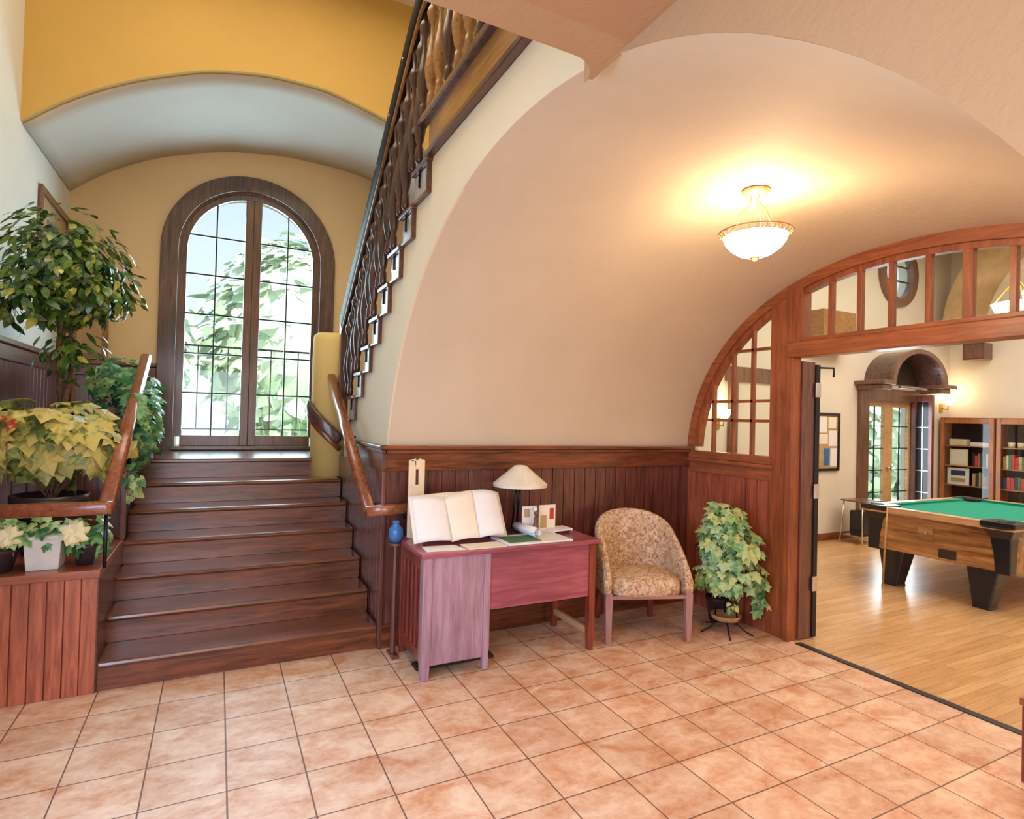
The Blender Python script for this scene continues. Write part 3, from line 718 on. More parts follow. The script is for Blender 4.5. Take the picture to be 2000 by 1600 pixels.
# ------------------------------------------------------------ partition with arched head
pa = thing('arched_partition', 'red-brown wooden partition with arched head between lobby and game room', 'partition', (XP, -1, 0))
def arcB(t, d=0): return arc(CB, t, d)
def band(mb, d0, d1, x0, x1, t0=0.0, t1=PI, n=60):
    rows = []
    for x, d in ((x0, d0), (x0, d1), (x1, d1), (x1, d0), (x0, d0)):
        rows.append([(x, *arcB(t0+(t1-t0)*i/n, d)) for i in range(n+1)])
    mb.grid(rows); return mb
band(MB(), -.01, .075, XP-.035, XP+.06).build('arch_head', 'arch_wood_y', pa, bevel=.004)
band(MB(), .075, .115, XP-.015, XP+.05).build('arch_inner_moulding', 'arch_wood_z', pa, bevel=.003)
def inner(y, d=.115):
    for i in range(400):
        t = PI*i/400; p, q = arcB(t, d), arcB(t+PI/400, d)
        if q[0] <= y <= p[0]: return p[1]+(q[1]-p[1])*(p[0]-y)/(p[0]-q[0]+1e-9)
    return 1.4
# stile
MB().box(XP-.025, XP+.06, -.735, -.575, 0, inner(-.65, .02)).build('stile', 'arch_wood_z', pa, bevel=.005)
MB().box(XP-.045, XP+.06, -.785, -.735, 0, 2.12).build('jamb', 'arch_wood_z', pa, bevel=.005)
MB().box(XP-.04, XP+.06, -.86, -.735, 2.232, inner(-.80, .02)).build('upper_stile', 'arch_wood_z', pa, bevel=.005)
MB().box(XP-.045, XP+.08, -3.4, -.735, 2.12, 2.232).build('transom_bar', 'arch_wood_y', pa, bevel=.008)
MB().box(XP-.03, XP+.06, -3.4, -.80, 2.232, 2.262).build('transom_sill', 'arch_wood_y', pa, bevel=.004)
for y in (-1.055, -1.262, -1.468, -1.688, -1.90, -2.115, -2.33, -2.55, -2.77):
    w2 = .017 if abs(y+1.9) > .01 else .028
    MB().box(XP-.01, XP+.03, y-w2, y+w2, 2.26, inner(y, .05)).build('mullion', 'arch_wood_z', pa, bevel=.003)
# transom glass
yv = [-.86-.1*i for i in range(23)]
MB().strip([(y, 2.24, inner(y, .09)) for y in yv[::-1]], 0, XP+.008, XP+.012).build('pane', 'glass', pa)
# side light: boards, sill, muntins, glass
mb = MB(); boards_y(mb, -.575, .30, XP, .0, 1.20, .105); mb.build('board_panel', 'red_wood_z', pa, bevel=.003)
MB().box(XP-.03, XP+.02, -.60, .27, 1.175, 1.285).build('sill_rail', 'arch_wood_y', pa, bevel=.003)
MB().box(XP-.055, XP+.02, -.62, .275, 1.27, 1.30).box(XP-.04, XP+.05, -.60, .27, 1.30, 1.365).build('sill', 'arch_wood_y', pa, bevel=.006)
for y in (.02, -.19, -.388):
    MB().box(XP-.008, XP+.03, y-.012, y+.012, 1.36, inner(y, .06)).build('muntin', 'arch_wood_z', pa, bevel=.002)
def yin(z, d=.1):
    best = None
    for i in range(400):
        p = arcB(PI*.5*i/400, d)
        if p[1] <= z: best = p[0]
    return best
for z in (1.64, 1.80, 2.215):
    MB().box(XP-.008, XP+.03, -.575, yin(z), z-.012, z+.012).build('muntin', 'arch_wood_y', pa, bevel=.002)
yv = [-.57+.035*i for i in range(22)]
MB().strip([(y, 1.36, max(1.37, inner(y, .09))) for y in yv], 0, XP+.008, XP+.012).build('pane', 'glass', pa)
# black-edged door leaf folded back, with hinges
dl = thing('door', 'narrow dark edge of a door leaf with three steel hinges on the game room opening', 'door', (XP+.1, -.80, 0))
MB().box(XP+.06, XP+.20, -.80, -.745, .01, 2.10).build('jamb_lining', 'dark_wood_z', dl, bevel=.003)
MB().box(XP+.20, XP+.245, -.812, -.76, .01, 2.08).build('leaf_edge', 'black_metal', dl, bevel=.003)
for z in (.36, 1.06, 1.83): MB().box(XP+.185, XP+.24, -.822, -.812, z, z+.11).build('hinge', 'steel', dl, bevel=.002)
MB().tube([(XP+.26, -.80, 2.06), (XP+.36, -.84, 2.06), (XP+.36, -.84, 1.99)], .008).build('closer_hook', 'black_metal', dl)
# solid wall of the partition plane above and beside the arch
cols = [(ARC_B[i][0], ARC_B[i][1]+.0, 4.7) for i in range(NA+1)][::-1]
mb = MB().strip(cols, 0, XP+.06, XP+.10).box(XP+.06, XP+.10, ARC_B[0][0], 1.6, 0, 4.7).box(XP+.06, XP+.10, -4.6, ARC_B[-1][0], 0, 4.7)
struct(mb.build('wall_partition', 'game_plaster'))

# ------------------------------------------------------------ game room
YG = 1.6; XF = 10.75
ov = (9.24, 4.00, .40, .43)
mb = MB().box(XP+.1, 8.5, YG, YG+.2, 0, 4.7).box(9.74, XF+.2, YG, YG+.2, 0, 4.7).box(8.5, 9.74, YG, YG+.2, 2.15, ov[1]-ov[3])
n_ = 24
mb.strip([(ov[0]-ov[2]*math.cos(PI*i/n_), ov[1]+ov[3]*math.sin(PI*i/n_), 4.7) for i in range(n_+1)], 1, YG, YG+.2)
mb.strip([(ov[0]-ov[2]*math.cos(PI*i/n_), ov[1]-ov[3], ov[1]-ov[3]*math.sin(PI*i/n_)) for i in range(n_+1)], 1, YG, YG+.2)
mb.box(8.5, ov[0]-ov[2], YG, YG+.2, ov[1]-ov[3], 4.7).box(ov[0]+ov[2], 9.74, YG, YG+.2, ov[1]-ov[3], 4.7)
struct(mb.build('wall_game_back', 'game_plaster'))
struct(MB().box(XF, XF+.2, -4.6, YG, 0, 4.7).build('wall_game_right', 'game_plaster'))
struct(MB().box(XP+.1, XF, -4.7, -4.6, 0, 4.7).build('wall_game_near', 'game_plaster'))
struct(MB().box(XP+.06, XF, -4.6, YG, 4.6, 4.7).build('ceiling_game', 'game_plaster'))
struct(MB().box(XP+.1, 8.3, YG-.02, YG, 0, .10).build('baseboard_game', 'dark_wood_x', bevel=.004))
# oval window
w2 = bpy.data.objects.new('window_2', None)
def oval_band(mb, k0, k1, y0, y1, n=40):
    rows = []
    for k, y in ((k0, y0), (k1, y0), (k1, y1), (k0, y1), (k0, y0)):
        rows.append([(ov[0]+(ov[2]+k)*math.cos(2*PI*i/n), y, ov[1]+(ov[3]+k)*math.sin(2*PI*i/n)) for i in range(n+1)])
    mb.grid(rows); return mb
w2 = struct(oval_band(MB(), -.05, .09, YG-.05, YG+.05).build('window_2', 'window_wood', bevel=.004), 'oval leaded window high on the game room wall')
MB().box(ov[0]-.01, ov[0]+.01, YG+.02, YG+.04, ov[1]-ov[3], ov[1]+ov[3]).box(ov[0]-ov[2], ov[0]+ov[2], YG+.02, YG+.04, ov[1]-.11, ov[1]-.09).box(ov[0]-ov[2]*.9, ov[0]+ov[2]*.9, YG+.02, YG+.04, ov[1]+.12, ov[1]+.14).build('muntin', 'black_metal', w2)
MB().prism([(ov[0]+ov[2]*math.cos(2*PI*i/24), ov[1]+ov[3]*math.sin(2*PI*i/24)) for i in range(24)], 1, YG+.028, YG+.032).build('pane', 'glass', w2)
# french door with barrel hood
dr = struct(MB().box(8.30, 8.50, YG-.06, YG+.02, 0, 2.02).box(9.76, 10.0, YG-.06, YG+.02, 0, 2.02).box(8.30, 10.0, YG-.06, YG+.02, 2.02, 2.20).build('door_1', 'window_wood', bevel=.006), 'glazed double door under a barrel hood in the game room')
for xa, gl, gr in ((8.50, 8.57, 9.00), (9.11, 9.21, 9.64)):
    f_2 = MB().box(xa, gl, YG+.02, YG+.07, .02, 2.02).box(gr, 9.11 if xa < 9 else 9.74, YG+.02, YG+.07, .02, 2.02).box(gl, gr, YG+.02, YG+.07, 1.93, 2.02).box(gl, gr, YG+.02, YG+.07, .02, .26).build('door_leaf', 'tan_wood', dr, bevel=.004)
    gm = (gl+gr)/2; mb = MB().box(gm-.008, gm+.008, YG+.035, YG+.05, .26, 1.93)
    for z in (.62, .955, 1.29, 1.625): mb.box(gl, gr, YG+.035, YG+.05, z, z+.014)
    mb.build('muntin', 'black_metal', f_2)
    MB().box(gl, gr, YG+.042, YG+.045, .26, 1.93).build('pane', 'glass', f_2)
MB().lathe([(0, 0), (.012, 0), (.03, .03), (.03, .05), (0, .06)], (0, 0, 0), 12, Matrix.Translation((9.08, YG+.02, 1.0)) @ Matrix.Rotation(PI/2, 4, 'X')).build('door_handle', 'steel', dr, smooth=True)
# side screen at the right of the door, dark glazed
sscr = thing('side_screen', 'dark glazed wooden side screen right of the game room double door', 'screen', (9.70, 1.45, 0))
MB().box(9.67, 9.73, 1.30, YG, 0, .3).box(9.67, 9.73, 1.30, 1.35, .3, 2.13).box(9.67, 9.73, 1.53, YG, .3, 2.13).box(9.67, 9.73, 1.35, 1.53, 2.03, 2.13).build('frame', 'dark_wood_z', sscr, bevel=.004)
MB().box(9.697, 9.703, 1.35, 1.53, .3, 2.03).build('panel', 'black_plastic', sscr)
mb = MB().box(9.688, 9.697, 1.437, 1.447, .3, 2.03)
for z in (.62, .955, 1.29, 1.625): mb.box(9.688, 9.697, 1.35, 1.53, z, z+.012)
mb.build('muntin', 'steel', sscr)
hd = thing('door_hood', 'dark wooden barrel hood with cornice projecting over the double door', 'hood', (9.1, 1.35, 2.2))
mb = MB(); hx, hr_ = 9.14, .64
rows = []
for y, r in ((1.20, hr_), (YG, hr_), (YG, hr_+.05), (1.20, hr_+.05), (1.20, hr_)):
    rows.append([(hx+r*math.cos(PI*i/24), y, 2.28+r*.70*math.sin(PI*i/24)) for i in range(25)])
mb.grid(rows); mb.build('barrel', 'casing_wood', hd)
rows = []
for y, r in ((1.17, hr_-.02), (1.22, hr_-.02), (1.22, hr_+.07), (1.17, hr_+.07), (1.17, hr_-.02)):
    rows.append([(hx+r*math.cos(PI*i/24), y, 2.28+r*.70*math.sin(PI*i/24)) for i in range(25)])
MB().grid(rows).build('front_arch', 'window_wood', hd)
MB().box(8.27, 8.50, 1.22, YG, 2.16, 2.23).box(8.21, 8.52, 1.17, YG, 2.23, 2.29).build('cornice', 'window_wood', hd, bevel=.01)
MB().box(9.78, 10.02, 1.22, YG, 2.16, 2.23).box(9.76, 10.10, 1.17, YG, 2.23, 2.29).build('cornice', 'window_wood', hd, bevel=.01)
MB().prism([(hx+.64*math.cos(PI*i/24), 2.28+.45*math.sin(PI*i/24)) for i in range(25)], 1, YG-.03, YG-.005).build('tympanum', 'dark_interior', hd)
MB().tube([(8.9, 1.35, 2.22), (9.6, 1.35, 2.22)], .02).build('light_tube', 'steel', hd)
# pin board
pb = thing('notice_board', 'black-framed notice board covered with pinned papers on the game room wall', 'notice board', (7.52, YG, 1.39))
MB().box(7.17, 7.20, YG-.03, YG, .98, 1.80).box(7.84, 7.87, YG-.03, YG, .98, 1.80).box(7.20, 7.84, YG-.03, YG, .98, 1.015).box(7.20, 7.84, YG-.03, YG, 1.765, 1.80).build('frame', 'black_plastic', pb)
MB().box(7.20, 7.84, YG-.012, YG, 1.015, 1.765).build('backing', 'tan_cloth', pb)
random.seed(5)
shts = [(7.22, 7.40, 1.58, 1.72, 'paper'), (7.42, 7.60, 1.52, 1.75, 'paper'), (7.63, 7.80, 1.58, 1.74, 'cream_paper'), (7.22, 7.41, 1.32, 1.55, 'paper'), (7.43, 7.62, 1.36, 1.50, 'cream_paper'), (7.64, 7.82, 1.33, 1.55, 'paper'), (7.22, 7.38, 1.06, 1.28, 'gilt'), (7.40, 7.52, 1.05, 1.29, 'tan_cloth'), (7.54, 7.66, 1.06, 1.30, 'blue_glaze'), (7.68, 7.82, 1.04, 1.30, 'paper')]
for i, (a, b_, c_, d_, mm) in enumerate(shts): MB().box(a, b_, YG-.0145-.0003*i, YG-.0122, c_, d_).build('pinned_sheet', mm, pb)
# door frame seen through the arched side light
df = struct(MB().box(5.66, 5.80, YG-.05, YG, 0, 2.15).box(6.75, 6.89, YG-.05, YG, 0, 2.15).box(5.60, 6.95, YG-.05, YG, 2.15, 2.34).build('door_2', 'window_wood', bevel=.005), 'pale panelled door with brown frame on the game room wall')
MB().box(5.80, 6.75, YG-.02, YG, 0, 2.15).build('door_leaf', 'game_plaster', df)
# wall sconce
def sconce(x, y, z, label, ny=-1):
    t = thing('wall_sconce', label, 'wall light', (x, y, z))
    MB().box(x-.04, x+.04, y-.02, y, z-.16, z-.02).build('back_plate', 'brass', t, bevel=.004)
    MB().tube([(x, y-.02, z-.1), (x, y-.10, z-.12), (x, y-.12, z-.04)], .008).build('arm', 'brass', t, smooth=True)
    MB().lathe([(.02, 0), (.06, .05), (.085, .13), (.08, .13), (.05, .05), (.0, .01)], (x, y-.12, z-.05), 20).build('lamp_shade', 'sconce_glass', t, smooth=True)
    point('sconce_light', (x, y-.15, z+.16), 4, (1, .78, .45), .06)
sconce(5.48, YG, 1.70, 'glowing wall sconce seen through the arched side light')
sconce(10.5, YG, 2.05, 'glowing wall sconce above the bookcase beside the hooded door')
# speaker box
sp = thing('speaker', 'small brown loudspeaker box high on the game room end wall', 'speaker', (XF, 1.15, 2.85))
MB().box(XF-.25, XF, 1.0, 1.30, 2.72, 2.98).build('cabinet', 'dark_wood_z', sp, bevel=.01)
MB().box(XF-.256, XF-.25, 1.03, 1.27, 2.75, 2.95).build('grille', 'window_wood', sp)
# wooden box bracket seen in the first transom light
tag(MB().box(7.15, 7.85, YG-.25, YG, 2.65, 3.20).build('wall_cabinet', 'golden_wood', bevel=.01), 'brown wooden wall cabinet high up, seen through the leftmost transom light', 'cabinet')
# plaster arch rib on the end wall
rows = []
for r, x in ((1.4, XF-.6), (1.72, XF-.6), (1.72, XF), (1.4, XF), (1.4, XF-.6)):
    rows.append([(x, -.3+r*math.cos(PI*i/32), min(4.6, 3.2+r*math.sin(PI*i/32))) for i in range(33)])
struct(MB().grid(rows).build('trim_2', 'tan_cloth', smooth=False))
# game room pendant
pd = thing('pendant_light', 'cream glass pendant lamp of the game room seen through the right transom lights', 'lamp', (8.0, -.42, 3.0))
MB().tube([(8, -.42, 3.1), (8, -.42, 4.6)], .012).build('stem', 'brass', pd)
for k in range(3):
    a = 2*PI*k/3; MB().tube([(8, -.42, 3.35), (8+.12*math.cos(a), -.42+.12*math.sin(a), 3.2), (8+.22*math.cos(a), -.42+.22*math.sin(a), 3.06)], .008).build('arm', 'brass', pd)
MB().lathe([(0, -.13), (.12, -.11), (.20, -.05), (.24, .04), (.23, .04), (.19, -.04), (0, -.11)], (8, -.42, 3.03), 28).build('bowl', 'sconce_glass', pd, smooth=True)

# bookcases on the end wall (front at X=10.43)
XBK = 10.43
def bookcase(y0, y1, label):
    t = thing('bookcase', label, 'bookcase', (XBK, (y0+y1)/2, 0))
    MB().box(XBK, XF-.01, y0, y0+.03, 0, 1.80).box(XBK, XF-.01, y1-.03, y1, 0, 1.80).box(XBK, XF-.01, y0, y1, 1.76, 1.80).box(XBK, XF-.01, y0, y1, 0, .08).build('carcass', 'bookcase_wood', t, bevel=.003)
    MB().box(XF-.03, XF-.01, y0, y1, .05, 1.78).build('back_panel', 'dark_interior', t)
    for z in (.42, .735, 1.04, 1.36): MB().box(XBK+.03, XF-.03, y0+.03, y1-.03, z-.018, z).build('shelf', 'bookcase_wood', t)
    d = MB().box(XBK-.022, XBK, y0+.005, y0+.065, .03, 1.79).box(XBK-.022, XBK, y1-.065, y1-.005, .03, 1.79).box(XBK-.022, XBK, y0+.065, y1-.065, 1.71, 1.79).box(XBK-.022, XBK, y0+.065, y1-.065, .03, .11).build('door', 'bookcase_wood', t, bevel=.004)
    MB().box(XBK-.012, XBK-.010, y0+.065, y1-.065, .11, 1.71).build('pane', 'glass', d)
    MB().lathe([(0, 0), (.012, .0), (.012, .01), (0, .02)], (0, 0, 0), 10, Matrix.Translation((XBK-.022, y0+.03, .95)) @ Matrix.Rotation(-PI/2, 4, 'Y')).build('handle', 'brass', d)
    return t
bookcase(.82, 1.56, 'glazed oak bookcase nearest the hooded door')
bookcase(.06, .80, 'second glazed oak bookcase, at the right edge of the photograph')
bookcase(-.70, .04, 'third glazed oak bookcase, mostly hidden beyond the right edge')
MB_ = None
def shelf_item(name, label, cat, y0, y1, z0, h, mat, d=.12, group=None):
    return tag(MB().box(XBK+.06, XBK+.06+d, y0, y1, z0, z0+h).build(name, mat, bevel=.003), label, cat, group)
shelf_item('storage_box', 'cream cardboard box on the upper shelf of the bookcase by the door', 'box', 1.22, 1.46, 1.36, .10, 'cream_box')
shelf_item('game_box', 'flat white game box on the upper shelf beside the cream box', 'box', .90, 1.17, 1.36, .06, 'paper')
nf = thing('framed_notice', 'framed typed notice on the middle shelf of the bookcase by the door', 'picture', (XBK+.06, 1.33, 1.04))
MB().box(XBK+.06, XBK+.08, 1.20, 1.45, 1.04, 1.30).build('frame', 'cream_box', nf); MB().box(XBK+.057, XBK+.06, 1.22, 1.43, 1.06, 1.28).build('print', 'cream_paper', nf)
nf = thing('framed_photo', 'white mounted photo pair on the lower shelf of the bookcase by the door', 'picture', (XBK+.06, 1.33, .735))
MB().box(XBK+.06, XBK+.075, 1.18, 1.48, .735, 1.00).build('mount', 'paper', nf); MB().box(XBK+.057, XBK+.06, 1.23, 1.43, .88, .96).build('photo', 'navy_cloth', nf); MB().box(XBK+.057, XBK+.06, 1.23, 1.43, .78, .84).build('photo', 'tan_cloth', nf)
random.seed(9)
bmats = ['red_cloth', 'green_cloth', 'tan_cloth', 'navy_cloth', 'dark_pot', 'cream_box', 'golden_wood', 'red_cloth']
ORD = ['first', 'second', 'third', 'fourth', 'fifth', 'sixth', 'seventh', 'eighth', 'ninth', 'tenth', 'eleventh', 'twelfth', 'thirteenth']
def bookrow(y1, y0, z, grp, lab, hmax=.22):
    y = y1; k = 0; cnt = {}
    cn = {'red_cloth': 'red', 'green_cloth': 'dark green', 'tan_cloth': 'tan', 'navy_cloth': 'navy', 'dark_pot': 'black', 'cream_box': 'cream', 'golden_wood': 'brown'}
    while y > y0+.04:
        wd = random.uniform(.028, .05); h = random.uniform(hmax*.75, hmax); mm = random.choice(bmats)
        o = MB().box(XBK+.06, XBK+.22, y-wd+.002, y-.002, z, z+h).build('book', mm, bevel=.003)
        c_n = cn[mm]; cnt[c_n] = cnt.get(c_n, 0)+1
        tag(o, '%s %s book from the left %s' % (ORD[cnt[c_n]-1], c_n, lab), 'book', grp); y -= wd; k += 1
bookrow(.74, .12, 1.04, 'books on the middle shelf of the second bookcase', 'on the middle shelf of the second bookcase')
bookrow(.74, .12, .735, 'books on the lower shelf of the second bookcase', 'on the lower shelf of the second bookcase')
bookrow(1.14, .90, 1.04, 'books on the middle shelf of the bookcase by the door', 'on the middle shelf, bookcase by the door')
bookrow(1.14, .90, .735, 'books on the lower shelf of the bookcase by the door', 'on the lower shelf, bookcase by the door')
for k in range(4):
    y = .66-.12*k
    tag(MB().lathe([(0, 0), (.04, 0), (.045, .08), (.04, .08), (.036, .01), (0, .01)], (XBK+.12, y, 1.36), 16).build('cup', 'cream_box', smooth=True), '%s cream cup from the left on the top shelf of the second bookcase' % ORD[k], 'cup', 'cream cups on the top shelf')

# ------------------------------------------------------------ pool table
pt = thing('pool_table', 'bar-size pool table with green cloth, wood-grain sides and black corners', 'pool table', (7.05, -.55, 0))
x0, x1, y0, y1 = 6.05, 8.05, -1.22, .13
MB().box(x0+.06, x1-.06, y0+.06, y1-.06, .36, .735).build('cabinet', 'pool_wood', pt, bevel=.004)
MB().box(x0+.12, x1-.12, y0+.12, y1-.12, .735, .775).build('playing_surface', 'felt', pt)
MB().box(x0+.01, x1-.01, y0+.01, y0+.10, .735, .80).box(x0+.01, x1-.01, y1-.10, y1-.01, .735, .80).box(x0+.01, x0+.10, y0+.1, y1-.1, .735, .80).box(x1-.10, x1-.01, y0+.1, y1-.1, .735, .80).build('rail', 'tan_wood', pt, bevel=.006)
MB().box(x0+.15, x1-.15, y0+.10, y0+.15, .76, .797).box(x0+.15, x1-.15, y1-.15, y1-.10, .76, .797).box(x0+.10, x0+.15, y0+.15, y1-.15, .76, .797).box(x1-.15, x1-.10, y0+.15, y1-.15, .76, .797).build('cushion', 'felt', pt, bevel=.006)
for cx_, cy_ in ((x0, y0), (x0, y1), (x1, y0), (x1, y1)):
    sx_ = 1 if cx_ == x0 else -1; sy_ = 1 if cy_ == y0 else -1
    def cap(z, w_): 
        w_ = w_
        return [(cx_+sx_*.055-sx_*.05*(z > .7), cy_+sy_*.055-sy_*.05*(z > .7)), (cx_+sx_*w_, cy_+sy_*.055-sy_*.05*(z > .7)), (cx_+sx_*w_, cy_+sy_*w_), (cx_+sx_*.055-sx_*.05*(z > .7), cy_+sy_*w_)]
    vs = []
    for z, w_ in ((.345, .17), (.5, .18), (.66, .21), (.765, .27), (.806, .27)): vs += [(*q, z) for q in cap(z, w_)]
    MB().add(vs, [(4*i+j, 4*i+(j+1) % 4, 4*i+4+(j+1) % 4, 4*i+4+j) for i in range(4) for j in range(4)]+[(3, 2, 1, 0), (16, 17, 18, 19)]).build('corner_cap', 'black_plastic', pt, bevel=.008)
    MB().lathe([(0, .0), (.06, 0), (.06, .004), (0, .004)], (cx_+sx_*.115, cy_+sy_*.115, .8065), 20).build('pocket', 'dark_interior', pt)
    lx, ly = cx_+sx_*.13, cy_+sy_*.28
    vs = []
    for z, a in ((.36, .14), (.02, .075), (0, .085)):
        vs += [(lx-.07, ly-a, z), (lx+a, ly-a, z), (lx+a, ly+a*.8, z), (lx-.07, ly+a*.8, z)]
    MB().add(vs, [(4*i+j, 4*i+(j+1) % 4, 4*i+4+(j+1) % 4, 4*i+4+j) for i in range(2) for j in range(4)]+[(3, 2, 1, 0), (8, 9, 10, 11)]).build('leg', 'black_plastic', pt, bevel=.015)
MB().box(x0+.05, x0+.062, -.75, -.60, .385, .47).build('ball_return', 'dark_interior', pt, bevel=.02)
MB().box(x0+.05, x0+.062, -.55, -.42, .50, .66).build('coin_plate', 'pool_wood', pt)
MB().lathe([(0, 0), (.014, 0), (.014, .012), (0, .014)], (0, 0, 0), 12, Matrix.Translation((x0+.05, -.50, .60)) @ Matrix.Rotation(-PI/2, 4, 'Y')).build('lock', 'steel', pt)
cue = thing('pool_cue', 'thin pool cue standing upright against the end of the pool table', 'cue', (6.0, -.18, 0))
MB().tube([(5.98, -.16, .03), (6.04, -.16, .82)], [.012, .007]).build('shaft', 'tan_wood', cue, smooth=True)
MB().lathe([(0, 0), (.014, 0), (.013, .03), (0, .03)], (5.98, -.16, 0), 12).build('bumper', 'steel', cue)
# little wire stand near the table
sd = thing('side_stand', 'small bare metal stand against the wall behind the pool table', 'stand', (7.9, 1.3, 0))
for sx_ in (-1, 1):
    for sy_ in (-1, 1): MB().tube([(7.95+sx_*.22, 1.3+sy_*.16, 0), (7.95+sx_*.18, 1.3+sy_*.13, .58)], .009).build('leg', 'steel', sd, smooth=True)
MB().box(7.74, 8.16, 1.14, 1.46, .58, .60).build('top', 'window_wood', sd, bevel=.004)
MB().box(7.75, 8.15, 1.17, 1.43, .10, .115).build('shelf', 'steel', sd)
tag(MB().box(7.84, 8.06, 1.2, 1.4, .1155, .45).build('waste_bin', 'black_plastic', bevel=.02), 'black bin standing inside the small metal stand', 'bin')

# ------------------------------------------------------------ pendant lamp under the vault
LX, LY = 2.34, -1.62
lamp = thing('ceiling_lamp', 'glowing white glass bowl lamp with gilt filigree rim under the vault', 'lamp', (LX, LY, 2.8))
_t = (LX-XA)/(XP-XA)
def _vz(P): return interp([(p[0], p[1]) for p in P[::-1]], LY)
VZ = _vz(ARC_A)*(1-_t)+_vz(ARC_B)*_t
MB().lathe([(0, 0), (.06, -.002), (.070, -.012), (.062, -.022), (.04, -.032), (.0, -.036)], (LX, LY, VZ+.002), 32).build('canopy', 'gilt', lamp, smooth=True)
ZB = 2.462; RS = .178/.238
ZT = VZ-.03
for k in range(3):
    a = 2*PI*k/3+.4; ca, sa = math.cos(a), math.sin(a)
    P_ = lambda r, z: (LX+r*ca, LY+r*sa, z)
    MB().tube([P_(.02, ZT), P_(.03, ZT-.05), P_(.075, ZT-.09), P_(.085, ZT-.13), P_(.135, ZB+.105)], .003, 6).build('chain_arm', 'brass', lamp, smooth=True)
    MB().tube([P_(.135, ZB+.105), P_(.158, ZB+.13), P_(.150, ZB+.15)], .0035, 6).build('scroll', 'brass', lamp, smooth=True)
bp_ = [(0, 0), (.05, .004), (.10, .022), (.15, .055), (.18, .09), (.195, .125), (.186, .125), (.17, .09), (.14, .058), (.09, .028), (0, .012)]
MB().lathe([(r*.157/.195, z*.86) for r, z in bp_], (LX, LY, ZB), 40).build('bowl', 'lamp_glass', lamp, smooth=True)
mb = MB()
for r, z in ((.150, .106), (.178, .128)):
    mb.tube([(LX+r*math.cos(2*PI*i/40), LY+r*math.sin(2*PI*i/40), ZB+z) for i in range(41)], .0045, 6)
for k in range(26):
    a = 2*PI*k/26; ca, sa = math.cos(a), math.sin(a)
    mb.tube([(LX+.150*ca, LY+.150*sa, ZB+.106), (LX+.164*math.cos(a+.08), LY+.164*math.sin(a+.08), ZB+.122), (LX+.178*ca, LY+.178*sa, ZB+.128)], .0035, 5)
mb.build('filigree_rim', 'gilt', lamp, smooth=True)
MB().lathe([(0, -.018), (.010, -.014), (.016, -.006), (.024, 0), (.02, .006), (0, .008)], (LX, LY, ZB), 16).build('finial', 'brass', lamp, smooth=True)
point('vault_lamp_bulb', (LX, LY, 2.63), 20, (1, .70, .38), .05)
point('vault_lamp_glow', (LX, LY, 2.38), 11, (1, .72, .46), .16)

# ------------------------------------------------------------ desk
dk = thing('desk', 'reddish-purple wooden desk with slatted end and front pedestal panel tinted as in blue light', 'desk', (1.7, -.05, 0))
X0, X1, Y0, Y1 = 1.055, 2.33, -.33, .215
MB().box(X0-.015, X1+.02, Y0-.015, Y1+.02, .745, .775).build('desk_top', 'desk_wood_x', dk, bevel=.006)
def leg(x, y, mat='desk_red_z', w_=.05):
    vs = []
    for z, a in ((0, w_*.40), (.15, w_*.5), (.745, w_*.5)): vs += [(x-a, y-a, z), (x+a, y-a, z), (x+a, y+a, z), (x-a, y+a, z)]
    MB().add(vs, [(4*i+j, 4*i+(j+1) % 4, 4*i+4+(j+1) % 4, 4*i+4+j) for i in range(2) for j in range(4)]+[(3, 2, 1, 0), (8, 9, 10, 11)]).build('leg', mat, dk, bevel=.004)
leg(X0+.03, Y0+.03, 'desk_bluelit_z', .06); leg(1.487, Y0+.027, 'desk_bluelit_z', .045); leg(X1-.03, Y0+.03); leg(X0+.03, Y1-.03); leg(X1-.03, Y1-.03); leg(1.487, Y1-.03)
MB().box(X0+.06, 1.465, Y0+.012, Y0+.03, .085, .745).build('front_panel', 'desk_bluelit_z', dk, bevel=.003)
MB().box(1.445, 1.465, Y0+.03, Y1-.05, .085, .745).build('inner_side', 'desk_red_z', dk)
MB().box(1.508, X1-.055, Y0+.018, Y0+.036, .375, .745).build('modesty_panel', 'desk_wood_x', dk, bevel=.003)
MB().box(X0+.014, X0+.04, Y0+.06, Y1-.05, .655, .745).build('side_rail', 'desk_red_z', dk, bevel=.003)
MB().box(X0+.014, X0+.04, Y0+.06, Y1-.05, .085, .15).build('side_rail', 'desk_red_z', dk, bevel=.003)
for k in range(5):
    y = Y0+.10+.087*k
    MB().box(X0+.016, X0+.034, y, y+.034, .15, .655).build('side_slat', 'desk_red_z', dk, bevel=.003)
MB().box(X0+.034, X0+.044, Y0+.06, Y1-.05, .15, .655).build('side_backing', 'dark_interior', dk)
MB().box(X1-.05, X1-.02, Y0+.055, Y1-.055, .10, .145).build('stretcher', 'tan_wood', dk, bevel=.004)
MB().box(X1-.045, X1-.03, Y0+.055, Y1-.055, .60, .745).build('end_rail', 'desk_red_z', dk)
ZD = .7755
